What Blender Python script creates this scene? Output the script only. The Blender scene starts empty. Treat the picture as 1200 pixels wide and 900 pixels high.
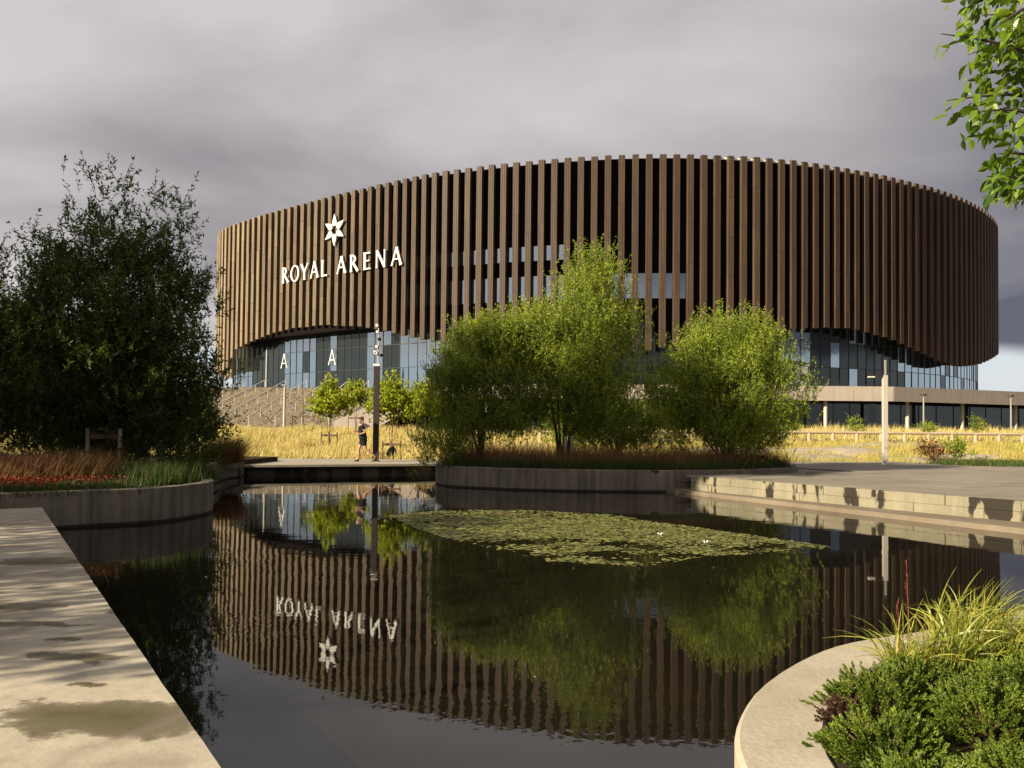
import bpy, bmesh, math, random
import numpy as np
from mathutils import Vector, Matrix
from mathutils.geometry import tessellate_polygon
R = math.radians
random.seed(4); RNG = np.random.default_rng(11)
S = bpy.context.scene; COL = S.collection

# ------------------------------------------------------------ camera
cd = bpy.data.cameras.new('camera'); cam = bpy.data.objects.new('camera', cd); COL.objects.link(cam)
cam.location = (0, 0, 1.7)
TILT, ROLL = 1.5, 0.57
cam.rotation_euler = (Matrix.Rotation(R(90 + TILT), 3, 'X') @ Matrix.Rotation(R(ROLL), 3, 'Z')).to_euler()
cd.sensor_width = 36; cd.lens = 30.0
cd.shift_y = (54 - 1000 * math.tan(R(TILT))) / 1200
cd.clip_start = 0.05; cd.clip_end = 6000
S.camera = cam
S.render.resolution_x, S.render.resolution_y = 1024, 768
S.view_settings.view_transform = 'Standard'; S.view_settings.look = 'None'
S.view_settings.exposure = 1.35; S.view_settings.gamma = 1

# ------------------------------------------------------------ light
SUN_EL = 24
sh = Vector((-0.84, -0.54)).normalized()
sd = Vector((sh.x * math.cos(R(SUN_EL)), sh.y * math.cos(R(SUN_EL)), math.sin(R(SUN_EL))))
sl = bpy.data.lights.new('sun', 'SUN'); sl.energy = 5.0; sl.angle = R(0.5); sl.color = (1.0, 0.86, 0.62)
so = bpy.data.objects.new('sun', sl); COL.objects.link(so)
so.rotation_euler = (-sd).to_track_quat('-Z', 'Y').to_euler()

def world():
    w = bpy.data.worlds.new("World"); S.world = w; w.use_nodes = True
    nt = w.node_tree; N = nt.nodes; L = nt.links; N.clear()
    out = N.new('ShaderNodeOutputWorld'); bg = N.new('ShaderNodeBackground'); bg.inputs[1].default_value = 0.05
    L.new(bg.outputs[0], out.inputs[0])
    sky = N.new('ShaderNodeTexSky'); sky.sky_type = 'NISHITA'; sky.sun_disc = False
    sky.sun_elevation = R(SUN_EL); sky.sun_rotation = math.atan2(sh.x, sh.y)
    tc = N.new('ShaderNodeTexCoord'); sep = N.new('ShaderNodeSeparateXYZ'); L.new(tc.outputs['Generated'], sep.inputs[0])
    def m(op, a, b=None, c=None):
        n = N.new('ShaderNodeMath'); n.operation = op
        for i, v in enumerate((a, b, c)):
            if v is None: continue
            if hasattr(v, 'is_linked') or hasattr(v, 'links'): L.new(v, n.inputs[i])
            else: n.inputs[i].default_value = v
        return n.outputs[0]
    z = m('MAXIMUM', sep.outputs[2], 0.0); den = m('ADD', z, 0.13)
    cx = m('DIVIDE', sep.outputs[0], den); cy = m('DIVIDE', sep.outputs[1], den)
    cmb = N.new('ShaderNodeCombineXYZ')
    L.new(m('MULTIPLY', cx, 0.8), cmb.inputs[0]); L.new(cy, cmb.inputs[1])
    n1 = N.new('ShaderNodeTexNoise'); n1.inputs['Scale'].default_value = 0.75; n1.inputs['Detail'].default_value = 8; n1.inputs['Roughness'].default_value = 0.5
    n1.inputs['Distortion'].default_value = 0.3
    off = N.new('ShaderNodeVectorMath'); off.operation = 'ADD'; off.inputs[1].default_value = (3.1, 7.7, 0.4)
    L.new(cmb.outputs[0], off.inputs[0]); L.new(off.outputs[0], n1.inputs['Vector'])
    # the heavy cloud bank lies to the right of the arena, the cover thins out to the left and high up
    side = m('MULTIPLY', sep.outputs[0], -0.58)
    v = m('ADD', m('MULTIPLY', m('SUBTRACT', n1.outputs[0], 0.5), 1.5), 0.685)
    v = m('ADD', v, side)
    v = m('ADD', v, m('MULTIPLY', m('MULTIPLY', m('SUBTRACT', z, 0.40), 1.9), m('ADD', m('MAXIMUM', sep.outputs[0], 0.0), 0.12)))
    cr = N.new('ShaderNodeValToRGB'); e = cr.color_ramp.elements
    e[0].position = 0.12; e[0].color = (0.80, 0.76, 1.05, 1)
    e[1].position = 0.86; e[1].color = (5.3, 4.95, 4.85, 1)
    e.new(0.36).color = (1.65, 1.52, 1.68, 1); e.new(0.58).color = (3.15, 2.9, 2.95, 1)
    L.new(v, cr.inputs[0])
    # bright break under the cloud bank along the horizon
    rim = N.new('ShaderNodeMapRange'); rim.interpolation_type = 'SMOOTHSTEP'
    rim.inputs[1].default_value = 0.096; rim.inputs[2].default_value = 0.078; rim.inputs[3].default_value = 0; rim.inputs[4].default_value = 1
    n2 = N.new('ShaderNodeTexNoise'); n2.inputs['Scale'].default_value = 9; L.new(tc.outputs['Generated'], n2.inputs['Vector'])
    L.new(m('ADD', sep.outputs[2], m('MULTIPLY', m('SUBTRACT', n2.outputs[0], 0.5), 0.03)), rim.inputs[0])
    mx = N.new('ShaderNodeMix'); mx.data_type = 'RGBA'; L.new(rim.outputs[0], mx.inputs[0]); L.new(cr.outputs[0], mx.inputs[6])
    mx.inputs[7].default_value = (5.6, 5.9, 6.2, 1)
    mb = N.new('ShaderNodeMix'); mb.data_type = 'RGBA'; mb.inputs[0].default_value = 0.93
    L.new(sky.outputs[0], mb.inputs[6]); L.new(mx.outputs[2], mb.inputs[7]); L.new(mb.outputs[2], bg.inputs[0])
world()

# ------------------------------------------------------------ helpers
def link(o, parent=None):
    COL.objects.link(o)
    if parent: o.parent = parent
    return o
def mesh_obj(name, verts, faces, mat=None, parent=None, smooth=False, loc=None):
    me = bpy.data.meshes.new(name); me.from_pydata([tuple(v) for v in verts], [], [tuple(f) for f in faces]); me.update()
    if mat: me.materials.append(mat)
    if smooth: me.shade_smooth()
    o = bpy.data.objects.new(name, me)
    if loc is not None: o.location = loc
    return link(o, parent)
def fast_mesh(name, V, k, mat, parent=None, loc=None):
    """V: (n*k,3) array, every k verts make one face"""
    n = len(V) // k; me = bpy.data.meshes.new(name)
    me.vertices.add(n * k); me.vertices.foreach_set('co', np.ascontiguousarray(V, dtype=np.float32).ravel())
    me.loops.add(n * k); me.loops.foreach_set('vertex_index', np.arange(n * k, dtype=np.int32))
    me.polygons.add(n); me.polygons.foreach_set('loop_start', np.arange(0, n * k, k, dtype=np.int32))
    me.update(calc_edges=True); me.materials.append(mat)
    o = bpy.data.objects.new(name, me)
    if loc is not None: o.location = loc
    return link(o, parent)
def thing(name, label, cat, loc=(0, 0, 0), rz=0, group=None):
    o = bpy.data.objects.new(name, None); link(o); o.location = loc; o.rotation_euler = (0, 0, rz); o.empty_display_size = .2
    o['label'] = label; o['category'] = cat
    if group: o['group'] = group
    return o
def tag(o, label=None, cat=None, group=None, kind=None):
    for k, v in (('label', label), ('category', cat), ('group', group), ('kind', kind)):
        if v: o[k] = v
    return o
class MB:
    def __init__(s): s.v = []; s.f = []
    def add(s, v, f):
        b = len(s.v); s.v += [tuple(p) for p in v]; s.f += [tuple(b + i for i in q) for q in f]; return s
    def box(s, x0, y0, z0, x1, y1, z1, M=None):
        v = [Vector(p) for p in ((x0,y0,z0),(x1,y0,z0),(x1,y1,z0),(x0,y1,z0),(x0,y0,z1),(x1,y0,z1),(x1,y1,z1),(x0,y1,z1))]
        if M: v = [M @ p for p in v]
        return s.add(v, [(0,3,2,1),(4,5,6,7),(0,1,5,4),(1,2,6,5),(2,3,7,6),(3,0,4,7)])
    def tube(s, pts, rad, n=6, cap=True):
        pts = [Vector(p) for p in pts]
        if not hasattr(rad, '__len__'): rad = [rad] * len(pts)
        rings = []
        for i, p in enumerate(pts):
            t = (pts[min(i+1, len(pts)-1)] - pts[max(i-1, 0)])
            t = t.normalized() if t.length > 1e-9 else Vector((0,0,1))
            a = t.cross(Vector((0, 0, 1)))
            a = a.normalized() if a.length > 1e-3 else Vector((1, 0, 0)); b = t.cross(a)
            rings.append([p + (a * math.cos(2*math.pi*j/n) + b * math.sin(2*math.pi*j/n)) * rad[i] for j in range(n)])
        b0 = len(s.v)
        for r in rings: s.v += [tuple(q) for q in r]
        for i in range(len(pts)-1):
            for j in range(n):
                s.f.append((b0+i*n+j, b0+i*n+(j+1) % n, b0+(i+1)*n+(j+1) % n, b0+(i+1)*n+j))
        if cap:
            s.f.append(tuple(b0+j for j in range(n))[::-1]); s.f.append(tuple(b0+(len(pts)-1)*n+j for j in range(n)))
        return s
    def prism(s, poly, z0, z1, M=None):
        """poly in xy (any simple polygon), extruded z0..z1"""
        n = len(poly); v = [Vector((p[0], p[1], z0)) for p in poly] + [Vector((p[0], p[1], z1)) for p in poly]
        tris = tessellate_polygon([[Vector((p[0], p[1], 0)) for p in poly]])
        area = sum(poly[i][0]*poly[(i+1) % n][1]-poly[(i+1) % n][0]*poly[i][1] for i in range(n))
        if M: v = [M @ p for p in v]
        f = []
        for t in tris:
            a, b, c = [poly[i] for i in t]
            if (b[0]-a[0])*(c[1]-a[1])-(b[1]-a[1])*(c[0]-a[0]) < 0: t = t[::-1]
            f.append(tuple(i + n for i in t)); f.append(tuple(t[::-1]))
        for i in range(n):
            j = (i+1) % n
            f.append((i, j, j+n, i+n) if area > 0 else (j, i, i+n, j+n))
        return s.add(v, f)
    def obj(s, name, mat, parent=None, smooth=False, loc=None): return mesh_obj(name, s.v, s.f, mat, parent, smooth, loc)

# ------------------------------------------------------------ materials
def mat(name, build, **kw):
    m = bpy.data.materials.new(name); m.use_nodes = True
    nt = m.node_tree; b = nt.nodes['Principled BSDF']
    b.inputs['Roughness'].default_value = kw.get('rough', .8)
    b.inputs['Specular IOR Level'].default_value = kw.get('spec', .3)
    b.inputs['Metallic'].default_value = kw.get('metal', 0)
    build(nt, b); return m
def nd(nt, t, **kw):
    n = nt.nodes.new(t)
    for k, v in kw.items():
        if k in n.inputs.keys(): n.inputs[k].default_value = v
        else: setattr(n, k, v)
    return n
def ramp(nt, src, stops):
    r = nt.nodes.new('ShaderNodeValToRGB'); e = r.color_ramp.elements
    while len(e) < len(stops): e.new(.5)
    for el, (p, c) in zip(e, stops): el.position = p; el.color = (*c, 1) if len(c) == 3 else c
    nt.links.new(src, r.inputs[0]); return r.outputs[0]
def wpos(nt, scale=(1, 1, 1), coord='pos'):
    mp = nt.nodes.new('ShaderNodeMapping'); mp.inputs['Scale'].default_value = scale
    if coord == 'pos': nt.links.new(nt.nodes.new('ShaderNodeNewGeometry').outputs['Position'], mp.inputs[0])
    else: nt.links.new(nt.nodes.new('ShaderNodeTexCoord').outputs['Object'], mp.inputs[0])
    return mp.outputs[0]
def noise(nt, vec, scale, detail=4, rough=.55):
    n = nd(nt, 'ShaderNodeTexNoise', Scale=scale, Detail=detail, Roughness=rough); nt.links.new(vec, n.inputs['Vector']); return n.outputs[0]
def mixc(nt, fac, a, b, mode='MIX'):
    m = nt.nodes.new('ShaderNodeMix'); m.data_type = 'RGBA'; m.blend_type = mode
    for sock, v in ((m.inputs[0], fac), (m.inputs[6], a), (m.inputs[7], b)):
        if hasattr(v, 'links'): nt.links.new(v, sock)
        else: sock.default_value = v if not isinstance(v, tuple) else (*v, 1)
    return m.outputs[2]
def mth(nt, op, a, b=0.0):
    n = nt.nodes.new('ShaderNodeMath'); n.operation = op
    for i, v in enumerate((a, b)):
        if hasattr(v, 'links'): nt.links.new(v, n.inputs[i])
        else: n.inputs[i].default_value = v
    return n.outputs[0]
def bump(nt, b, h, strength=.3, dist=.01):
    n = nd(nt, 'ShaderNodeBump', Strength=strength, Distance=dist); nt.links.new(h, n.inputs['Height']); nt.links.new(n.outputs[0], b.inputs['Normal'])

def concrete(name, lo, hi, streak=0.0, stain=None, scale=1.0, puddles=None, algae=None, kw_a=.60):
    lo, hi = [tuple(q*kw_a for q in c_) for c_ in (lo, hi)]
    def f(nt, b):
        p = wpos(nt); n1 = noise(nt, p, .9*scale, 8, .62); n2 = noise(nt, p, 14*scale, 5)
        c = ramp(nt, n1, [(.3, lo), (.7, hi)])
        c = mixc(nt, mth(nt, 'MULTIPLY', n2, .5), c, tuple(x*.62 for x in lo))
        if streak:
            ns = noise(nt, wpos(nt, (5, 5, .25)), 1.3, 4, .6)
            c = mixc(nt, mth(nt, 'MULTIPLY', mth(nt, 'SUBTRACT', ns, .42), streak*4), c, tuple(x*.3 for x in lo))
        if stain:   # damp black run-off marks with their own outline
            ns = noise(nt, wpos(nt, (1.2, 1.2, .45)), stain[0]*.62, 4, .55)
            r = ramp(nt, ns, [(stain[1], (0, 0, 0)), (stain[1]+.03, (1, 1, 1))])
            c = mixc(nt, r, c, (.02, .016, .012))
        if algae:   # dark algae line at the water and ragged moss below the top edge
            sx = nt.nodes.new('ShaderNodeSeparateXYZ'); nt.links.new(nt.nodes.new('ShaderNodeNewGeometry').outputs['Position'], sx.inputs[0])
            na = noise(nt, wpos(nt, (1, 1, .2)), 1.6, 5, .65)
            lowm = mth(nt, 'SUBTRACT', .05, mth(nt, 'SUBTRACT', sx.outputs[2], mth(nt, 'MULTIPLY', na, .05)))
            c = mixc(nt, ramp(nt, mth(nt, 'MULTIPLY', lowm, 20), [(.2, (0,)*3), (.7, (.9,)*3)]), c, (.012, .010, .007))
            topm = mth(nt, 'ADD', mth(nt, 'SUBTRACT', sx.outputs[2], algae), mth(nt, 'MULTIPLY', mth(nt, 'SUBTRACT', na, .56), 1.1))
            c = mixc(nt, ramp(nt, mth(nt, 'MULTIPLY', topm, 10), [(.45, (0,)*3), (.6, (.88,)*3)]), c, (.022, .017, .011))
        if puddles:
            g = nt.nodes.new('ShaderNodeNewGeometry'); nv = nd(nt, 'ShaderNodeTexNoise', Scale=2.6, Detail=7, Roughness=.6)
            nt.links.new(g.outputs['Position'], nv.inputs['Vector'])
            v = nt.nodes.new('ShaderNodeVectorMath'); v.operation = 'MULTIPLY_ADD'; v.inputs[1].default_value = (1.3, .55, 0); v.inputs[2].default_value = (-.65, -.27, 0)
            nt.links.new(nv.outputs['Color'], v.inputs[0])
            a = nt.nodes.new('ShaderNodeVectorMath'); a.operation = 'ADD'; nt.links.new(v.outputs[0], a.inputs[0]); nt.links.new(g.outputs['Position'], a.inputs[1])
            tot = None
            for (x, y, rx, ry) in puddles:
                mp = nd(nt, 'ShaderNodeMapping'); mp.inputs['Scale'].default_value = (1/rx, 1/ry, 0); mp.inputs['Location'].default_value = (-x/rx, -y/ry, 0)
                nt.links.new(a.outputs[0], mp.inputs[0])
                ln = nt.nodes.new('ShaderNodeVectorMath'); ln.operation = 'LENGTH'; nt.links.new(mp.outputs[0], ln.inputs[0])
                tot = ln.outputs['Value'] if tot is None else mth(nt, 'MINIMUM', tot, ln.outputs['Value'])
            wet = ramp(nt, tot, [(.0, (.95,)*3), (.80, (.8,)*3), (.93, (.55,)*3), (1.0, (.0,)*3)])
            c = mixc(nt, wet, c, (.055, .042, .014))
            rr = mth(nt, 'SUBTRACT', .85, mth(nt, 'MULTIPLY', wet, .35)); nt.links.new(rr, b.inputs['Roughness'])
            edge = ramp(nt, noise(nt, p, .55, 3), [(.47, (0,)*3), (.5, (.5,)*3), (.53, (0,)*3)])
            c = mixc(nt, edge, c, tuple(x*.55 for x in lo))
        nt.links.new(c, b.inputs['Base Color']); bump(nt, b, mth(nt, 'ADD', mth(nt, 'MULTIPLY', n1, .4), n2), .35, .012)
    return mat(name, f, rough=.85, spec=.25)

def plain(name, c, rough=.6, spec=.3, metal=0, var=.25, sc=6.0):
    c = tuple(q*.68 for q in c)
    def f(nt, b):
        n = noise(nt, wpos(nt), sc, 5)
        col = ramp(nt, n, [(.25, tuple(x*(1-var) for x in c)), (.75, tuple(min(1, x*(1+var)) for x in c))])
        nt.links.new(col, b.inputs['Base Color']); bump(nt, b, n, .1, .005)
    return mat(name, f, rough=rough, spec=spec, metal=metal)

ALB = .68
def leafmat(name, cols, trans=.35, tcol=None, rough=.55, clump=1.2):
    """cols: list of base colours picked at random for each leaf"""
    cols = [tuple(q*ALB for q in c_) for c_ in cols]
    def f(nt, b):
        g = nt.nodes.new('ShaderNodeNewGeometry')
        st = [(i/(len(cols)-1), c) for i, c in enumerate(cols)]
        nb = noise(nt, wpos(nt), clump, 2)
        fac = mth(nt, 'ADD', mth(nt, 'MULTIPLY', g.outputs['Random Per Island'], .7), mth(nt, 'MULTIPLY', mth(nt, 'SUBTRACT', nb, .35), .9))
        c = ramp(nt, fac, st); nt.links.new(c, b.inputs['Base Color'])
        tr = nt.nodes.new('ShaderNodeBsdfTranslucent'); mx = nt.nodes.new('ShaderNodeMixShader'); mx.inputs[0].default_value = trans
        nt.links.new(mixc(nt, 1.0, c, tcol or (1.3, 1.3, .6), 'MULTIPLY'), tr.inputs[0])
        nt.links.new(b.outputs[0], mx.inputs[1]); nt.links.new(tr.outputs[0], mx.inputs[2])
        nt.links.new(mx.outputs[0], nt.nodes['Material Output'].inputs[0])
    return mat(name, f, rough=rough, spec=.35)

def finwood():
    def f(nt, b):
        oi = nt.nodes.new('ShaderNodeObjectInfo')
        p = wpos(nt, (3.2, 3.2, .10)); n = noise(nt, p, 2.0, 6, .65); n2 = noise(nt, wpos(nt, (12, 12, .5)), 2.5, 3)
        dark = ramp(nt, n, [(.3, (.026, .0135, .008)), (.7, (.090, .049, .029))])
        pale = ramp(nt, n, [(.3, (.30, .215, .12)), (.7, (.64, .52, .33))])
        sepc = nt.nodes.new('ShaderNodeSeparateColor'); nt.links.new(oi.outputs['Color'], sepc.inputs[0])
        c = mixc(nt, sepc.outputs[0], dark, pale)       # the dark to pale mix varies from fin to fin round the building
        c = mixc(nt, mth(nt, 'MULTIPLY', oi.outputs['Random'], .38), c, (.03, .02, .014))
        so_ = nt.nodes.new('ShaderNodeSeparateXYZ'); nt.links.new(nt.nodes.new('ShaderNodeTexCoord').outputs['Object'], so_.inputs[0])
        sw = nt.nodes.new('ShaderNodeSeparateXYZ'); nt.links.new(nt.nodes.new('ShaderNodeNewGeometry').outputs['Position'], sw.inputs[0])
        lev = mth(nt, 'ADD', mth(nt, 'MULTIPLY', sw.outputs[2], .21), mth(nt, 'MULTIPLY', oi.outputs['Random'], 7))
        cb = nt.nodes.new('ShaderNodeCombineXYZ'); nt.links.new(mth(nt, 'FLOOR', mth(nt, 'MULTIPLY', mth(nt, 'ADD', so_.outputs[0], .145), 3.45)), cb.inputs[0])
        nt.links.new(mth(nt, 'FLOOR', lev), cb.inputs[1]); nt.links.new(mth(nt, 'MULTIPLY', oi.outputs['Random'], 91), cb.inputs[2])
        wn = nt.nodes.new('ShaderNodeTexWhiteNoise'); nt.links.new(cb.outputs[0], wn.inputs['Vector'])
        c = mixc(nt, mth(nt, 'MULTIPLY', wn.outputs['Value'], .5), c, (.03, .018, .012))     # boards differ in tone
        joint = mth(nt, 'LESS_THAN', mth(nt, 'FRACT', lev), .012)
        c = mixc(nt, mth(nt, 'MULTIPLY', joint, .8), c, (.012, .008, .006))
        c = mixc(nt, mth(nt, 'MULTIPLY', n2, .45), c, (.032, .022, .016))
        nt.links.new(c, b.inputs['Base Color']); bump(nt, b, n2, .4, .02)
    return mat('fin_timber', f, rough=.62, spec=.25)
def glass(name, tint, refl, inner):
    def f(nt, b):
        b.inputs['Base Color'].default_value = (*inner, 1); b.inputs['Roughness'].default_value = .08
        gl = nd(nt, 'ShaderNodeBsdfGlossy', Roughness=.012); gl.inputs[0].default_value = (*tint, 1)
        oi = nt.nodes.new('ShaderNodeObjectInfo')
        lw = nd(nt, 'ShaderNodeLayerWeight', Blend=.35)
        mx = nt.nodes.new('ShaderNodeMixShader')
        fac = mth(nt, 'ADD', refl, mth(nt, 'MULTIPLY', lw.outputs['Fresnel'], .5 if refl > .2 else .16))
        nt.links.new(fac, mx.inputs[0]); nt.links.new(b.outputs[0], mx.inputs[1]); nt.links.new(gl.outputs[0], mx.inputs[2])
        nt.links.new(mx.outputs[0], nt.nodes['Material Output'].inputs[0])
        nb = noise(nt, wpos(nt), .5, 2); bm = nd(nt, 'ShaderNodeBump', Strength=.06, Distance=.1); nt.links.new(nb, bm.inputs['Height']); nt.links.new(bm.outputs[0], gl.inputs['Normal'])
    return mat(name, f)
def watermat():
    def f(nt, b):
        c = ramp(nt, noise(nt, wpos(nt), .25, 4), [(.3, (.004, .004, .003)), (.7, (.012, .010, .006))])
        nt.links.new(c, b.inputs['Base Color']); b.inputs['Roughness'].default_value = .018
        b.inputs['IOR'].default_value = 1.333; b.inputs['Specular IOR Level'].default_value = .5
        n1 = noise(nt, wpos(nt, (1, 1, 1)), 2.2, 3, .5); n2 = noise(nt, wpos(nt, (1, 1, 1)), 9, 2, .5)
        patch = ramp(nt, noise(nt, wpos(nt, (.5, 1, 1)), .35, 2), [(.42, (.15,)*3), (.62, (1,)*3)])
        h = mth(nt, 'MULTIPLY', mth(nt, 'ADD', n1, mth(nt, 'MULTIPLY', n2, .28)), patch)
        bump(nt, b, h, .15, .013)
    return mat('pond_water', f)
def soilmat(name, a, b_, sc=3):
    a, b_ = [tuple(q*.62 for q in c_) for c_ in (a, b_)]
    def f(nt, b):
        n = noise(nt, wpos(nt), sc, 8, .7)
        c = ramp(nt, n, [(.3, a), (.7, b_)]); nt.links.new(c, b.inputs['Base Color']); bump(nt, b, n, .6, .05)
    return mat(name, f, rough=.95, spec=.1)

M_conc_plat = concrete('pale_concrete', (.36, .31, .235), (.62, .56, .45), kw_a=.74, puddles=[(-1.85, 3.95, .55, .28), (-1.25, 4.15, .35, .10), (-2.55, 4.95, .32, .10), (-2.8, 5.35, .2, .07), (-3.9, 6.3, .8, .16), (-2.2, 4.45, .25, .06), (-4.6, 8.4, .5, .3), (-3.3, 5.75, .5, .07), (-2.6, 6.2, .25, .12)])
M_conc_rim = concrete('rim_concrete', (.40, .35, .27), (.60, .54, .43), scale=2.2, kw_a=.72)
M_conc_wall = concrete('board_marked_concrete', (.26, .215, .165), (.48, .40, .31), streak=.6, algae=.60)
M_conc_dark = concrete('shaded_stained_concrete', (.10, .085, .06), (.20, .17, .12), streak=.5, stain=(2.2, .5))  # dark base carries the shade on the far wall, stains drawn over it
M_conc_quay = concrete('stained_concrete', (.26, .24, .17), (.42, .37, .26), streak=.2, stain=(2.4, .56), algae=.56)
M_conc_ledge = concrete('ledge_concrete', (.20, .16, .115), (.34, .28, .21))
M_slab = concrete('paving_concrete', (.27, .235, .19), (.42, .37, .305), scale=.6)
M_fascia = concrete('fascia_concrete', (.36, .305, .265), (.44, .385, .34), streak=.2, kw_a=.85)
M_path = concrete('path_concrete', (.42, .37, .29), (.56, .50, .40), scale=.5)
M_stone = soilmat('rough_stone', (.12, .10, .072), (.42, .355, .265), 2.2)
M_ground = soilmat('earth', (.10, .085, .04), (.26, .21, .10), 1.2)
M_gravel = soilmat('pale_gravel', (.30, .26, .19), (.52, .46, .36), 3)
M_soil = soilmat('planter_soil', (.03, .022, .014), (.075, .055, .03), 5)
M_black = plain('dark_cladding_and_shade', (.010, .009, .009), .9, .03)
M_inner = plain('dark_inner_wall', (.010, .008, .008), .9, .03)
M_frame = plain('window_frame_metal', (.02, .022, .024), .4, .5)
M_white = plain('white_metal', (.85, .84, .80), .4, .5, var=.04)
M_galv = plain('galvanised_steel', (.42, .40, .37), .45, .5, .3, var=.12)
M_post = plain('dark_steel', (.045, .030, .028), .5, .4, .3)
M_greypost = plain('grey_painted_post', (.52, .47, .41), .6, .3, var=.1)
M_wood = plain('pale_timber', (.48, .38, .27), .8, .2, var=.25, sc=9)
M_stake = plain('brown_stake_wood', (.16, .10, .065), .8, .2)
M_bark = plain('grey_brown_bark', (.085, .065, .048), .9, .1, var=.5, sc=14)
M_barkdark = plain('reddish_bark', (.07, .042, .03), .9, .1, var=.5, sc=14)
M_fin = finwood()
M_glassA = glass('mirror_glass', (.66, .77, .86), .5, (.012, .02, .024))
M_glassB = glass('dark_glass_and_reflection', (.55, .62, .64), .035, (.008, .011, .011))
M_water = watermat()
M_willow = leafmat('willow_leaves', [(.045, .08, .012), (.20, .30, .026), (.44, .54, .05), (.62, .60, .10)], .42)
M_olive = leafmat('dark_willow_leaves', [(.03, .055, .012), (.09, .14, .025), (.20, .27, .045)], .42)
M_ginkgo = leafmat('bright_young_leaves', [(.14, .20, .015), (.36, .44, .025), (.60, .62, .045)], .45)
M_broad = leafmat('broad_leaves', [(.03, .075, .010), (.08, .16, .014), (.20, .30, .02), (.26, .28, .03)], .34, (1.6, 1.6, .5), rough=.35)
M_straw = leafmat('dry_straw', [(.34, .37, .05), (.66, .56, .14), (.90, .75, .33), (.50, .34, .10), (.84, .72, .30)], .3, (1, 1, .8), clump=.25)
M_greenstraw = leafmat('green_straw', [(.18, .24, .03), (.46, .47, .07), (.74, .62, .19), (.42, .24, .09), (.86, .72, .32)], .3, (1, 1, .8), clump=.3)
M_orange = leafmat('orange_grass', [(.09, .10, .02), (.15, .07, .025), (.34, .15, .06), (.44, .25, .11), (.10, .06, .03)], .3, (1, 1, .8), clump=.6)
M_greengrass = leafmat('green_grass', [(.03, .055, .012), (.07, .11, .02), (.14, .16, .03)], .3)
M_blade = leafmat('arching_grass_blades', [(.06, .10, .015), (.20, .26, .03), (.52, .50, .10), (.26, .30, .04), (.36, .09, .03)], .35, rough=.4)
M_sprig = leafmat('hebe_leaves', [(.05, .09, .012), (.14, .21, .025), (.38, .45, .055)], .33, clump=6)
M_sprigbrown = leafmat('brown_sprigs', [(.06, .03, .02), (.14, .06, .035)], .2)
M_pad = leafmat('lily_pads', [(.08, .10, .025), (.18, .20, .05), (.31, .30, .085), (.14, .10, .04)], .1, rough=.6, clump=.9)
M_flower = leafmat('orange_red_flowers', [(.22, .03, .012), (.38, .055, .02), (.50, .11, .03)], .2, (1, 1, 1))
M_skin = plain('skin', (.52, .30, .20), .6, .3, var=.08)
M_shirt = plain('black_running_shirt', (.018, .018, .024), .8, .2)
M_shorts = plain('black_shorts', (.012, .012, .015), .8, .2)
M_shoe = plain('dark_shoes', (.03, .025, .03), .6, .3)
M_hair = plain('grey_brown_hair', (.16, .12, .10), .8, .2)
M_cream = plain('cream_render', (.62, .56, .44), .9, .1, var=.1, sc=1)
M_brickw = plain('grey_brown_render', (.16, .13, .11), .9, .1, var=.2, sc=1)
M_shrubdark = M_olive

# ------------------------------------------------------------ terrain
PLAT_EDGE = [(-.03, 1.6), (-1.22, 3.53), (-3.4, 7.06), (-7.65, 13.95)]
PL_FRONT = [(-7.65, 13.95), (-7.3, 14.25), (-6.34, 15.0), (-6.0, 16.0), (-5.98, 17.1), (-6.5, 18.5), (-8.0, 22.0), (-9.25, 27.4), (-9.3, 29.6)]
FAR_EDGE = [(-9.3, 29.6), (-9.9, 29.75), (-6.5, 31.2), (-3.3, 32.6), (-2.7, 32.9)]
CP_WALL = [(-2.6, 29.5), (-2.42, 27.6), (-2.27, 26.4), (-1.75, 25.35), (-.9, 24.8), (0, 24.35), (1.2, 24.05), (2.39, 23.92), (3.3, 23.9), (4.3, 23.98), (5.6, 24.4), (7.2, 25.4), (8.6, 26.7), (9.4, 28.1)]
RIGHT_LEDGE = [(4.6, 23.6), (8.79, 14.65), (11.9, 8.0)]
RIM = [(11.9, 8.0), (8.0, 7.75), (6.0, 7.4), (4.9, 7.0), (3.95, 6.35), (3.2, 5.8), (2.55, 5.4), (2.03, 5.12), (1.67, 4.8), (1.28, 4.3), (1.03, 3.82), (.89, 3.38), (.86, 2.9), (.92, 2.3), (1.1, 1.6)]
POND = PLAT_EDGE[:-1] + PL_FRONT + FAR_EDGE[1:] + [CP_WALL[0]] + CP_WALL[1:10] + [(4.9, 24.1), (5.3, 23.6), (13.9, 8.3)] + RIM[1:]

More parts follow.
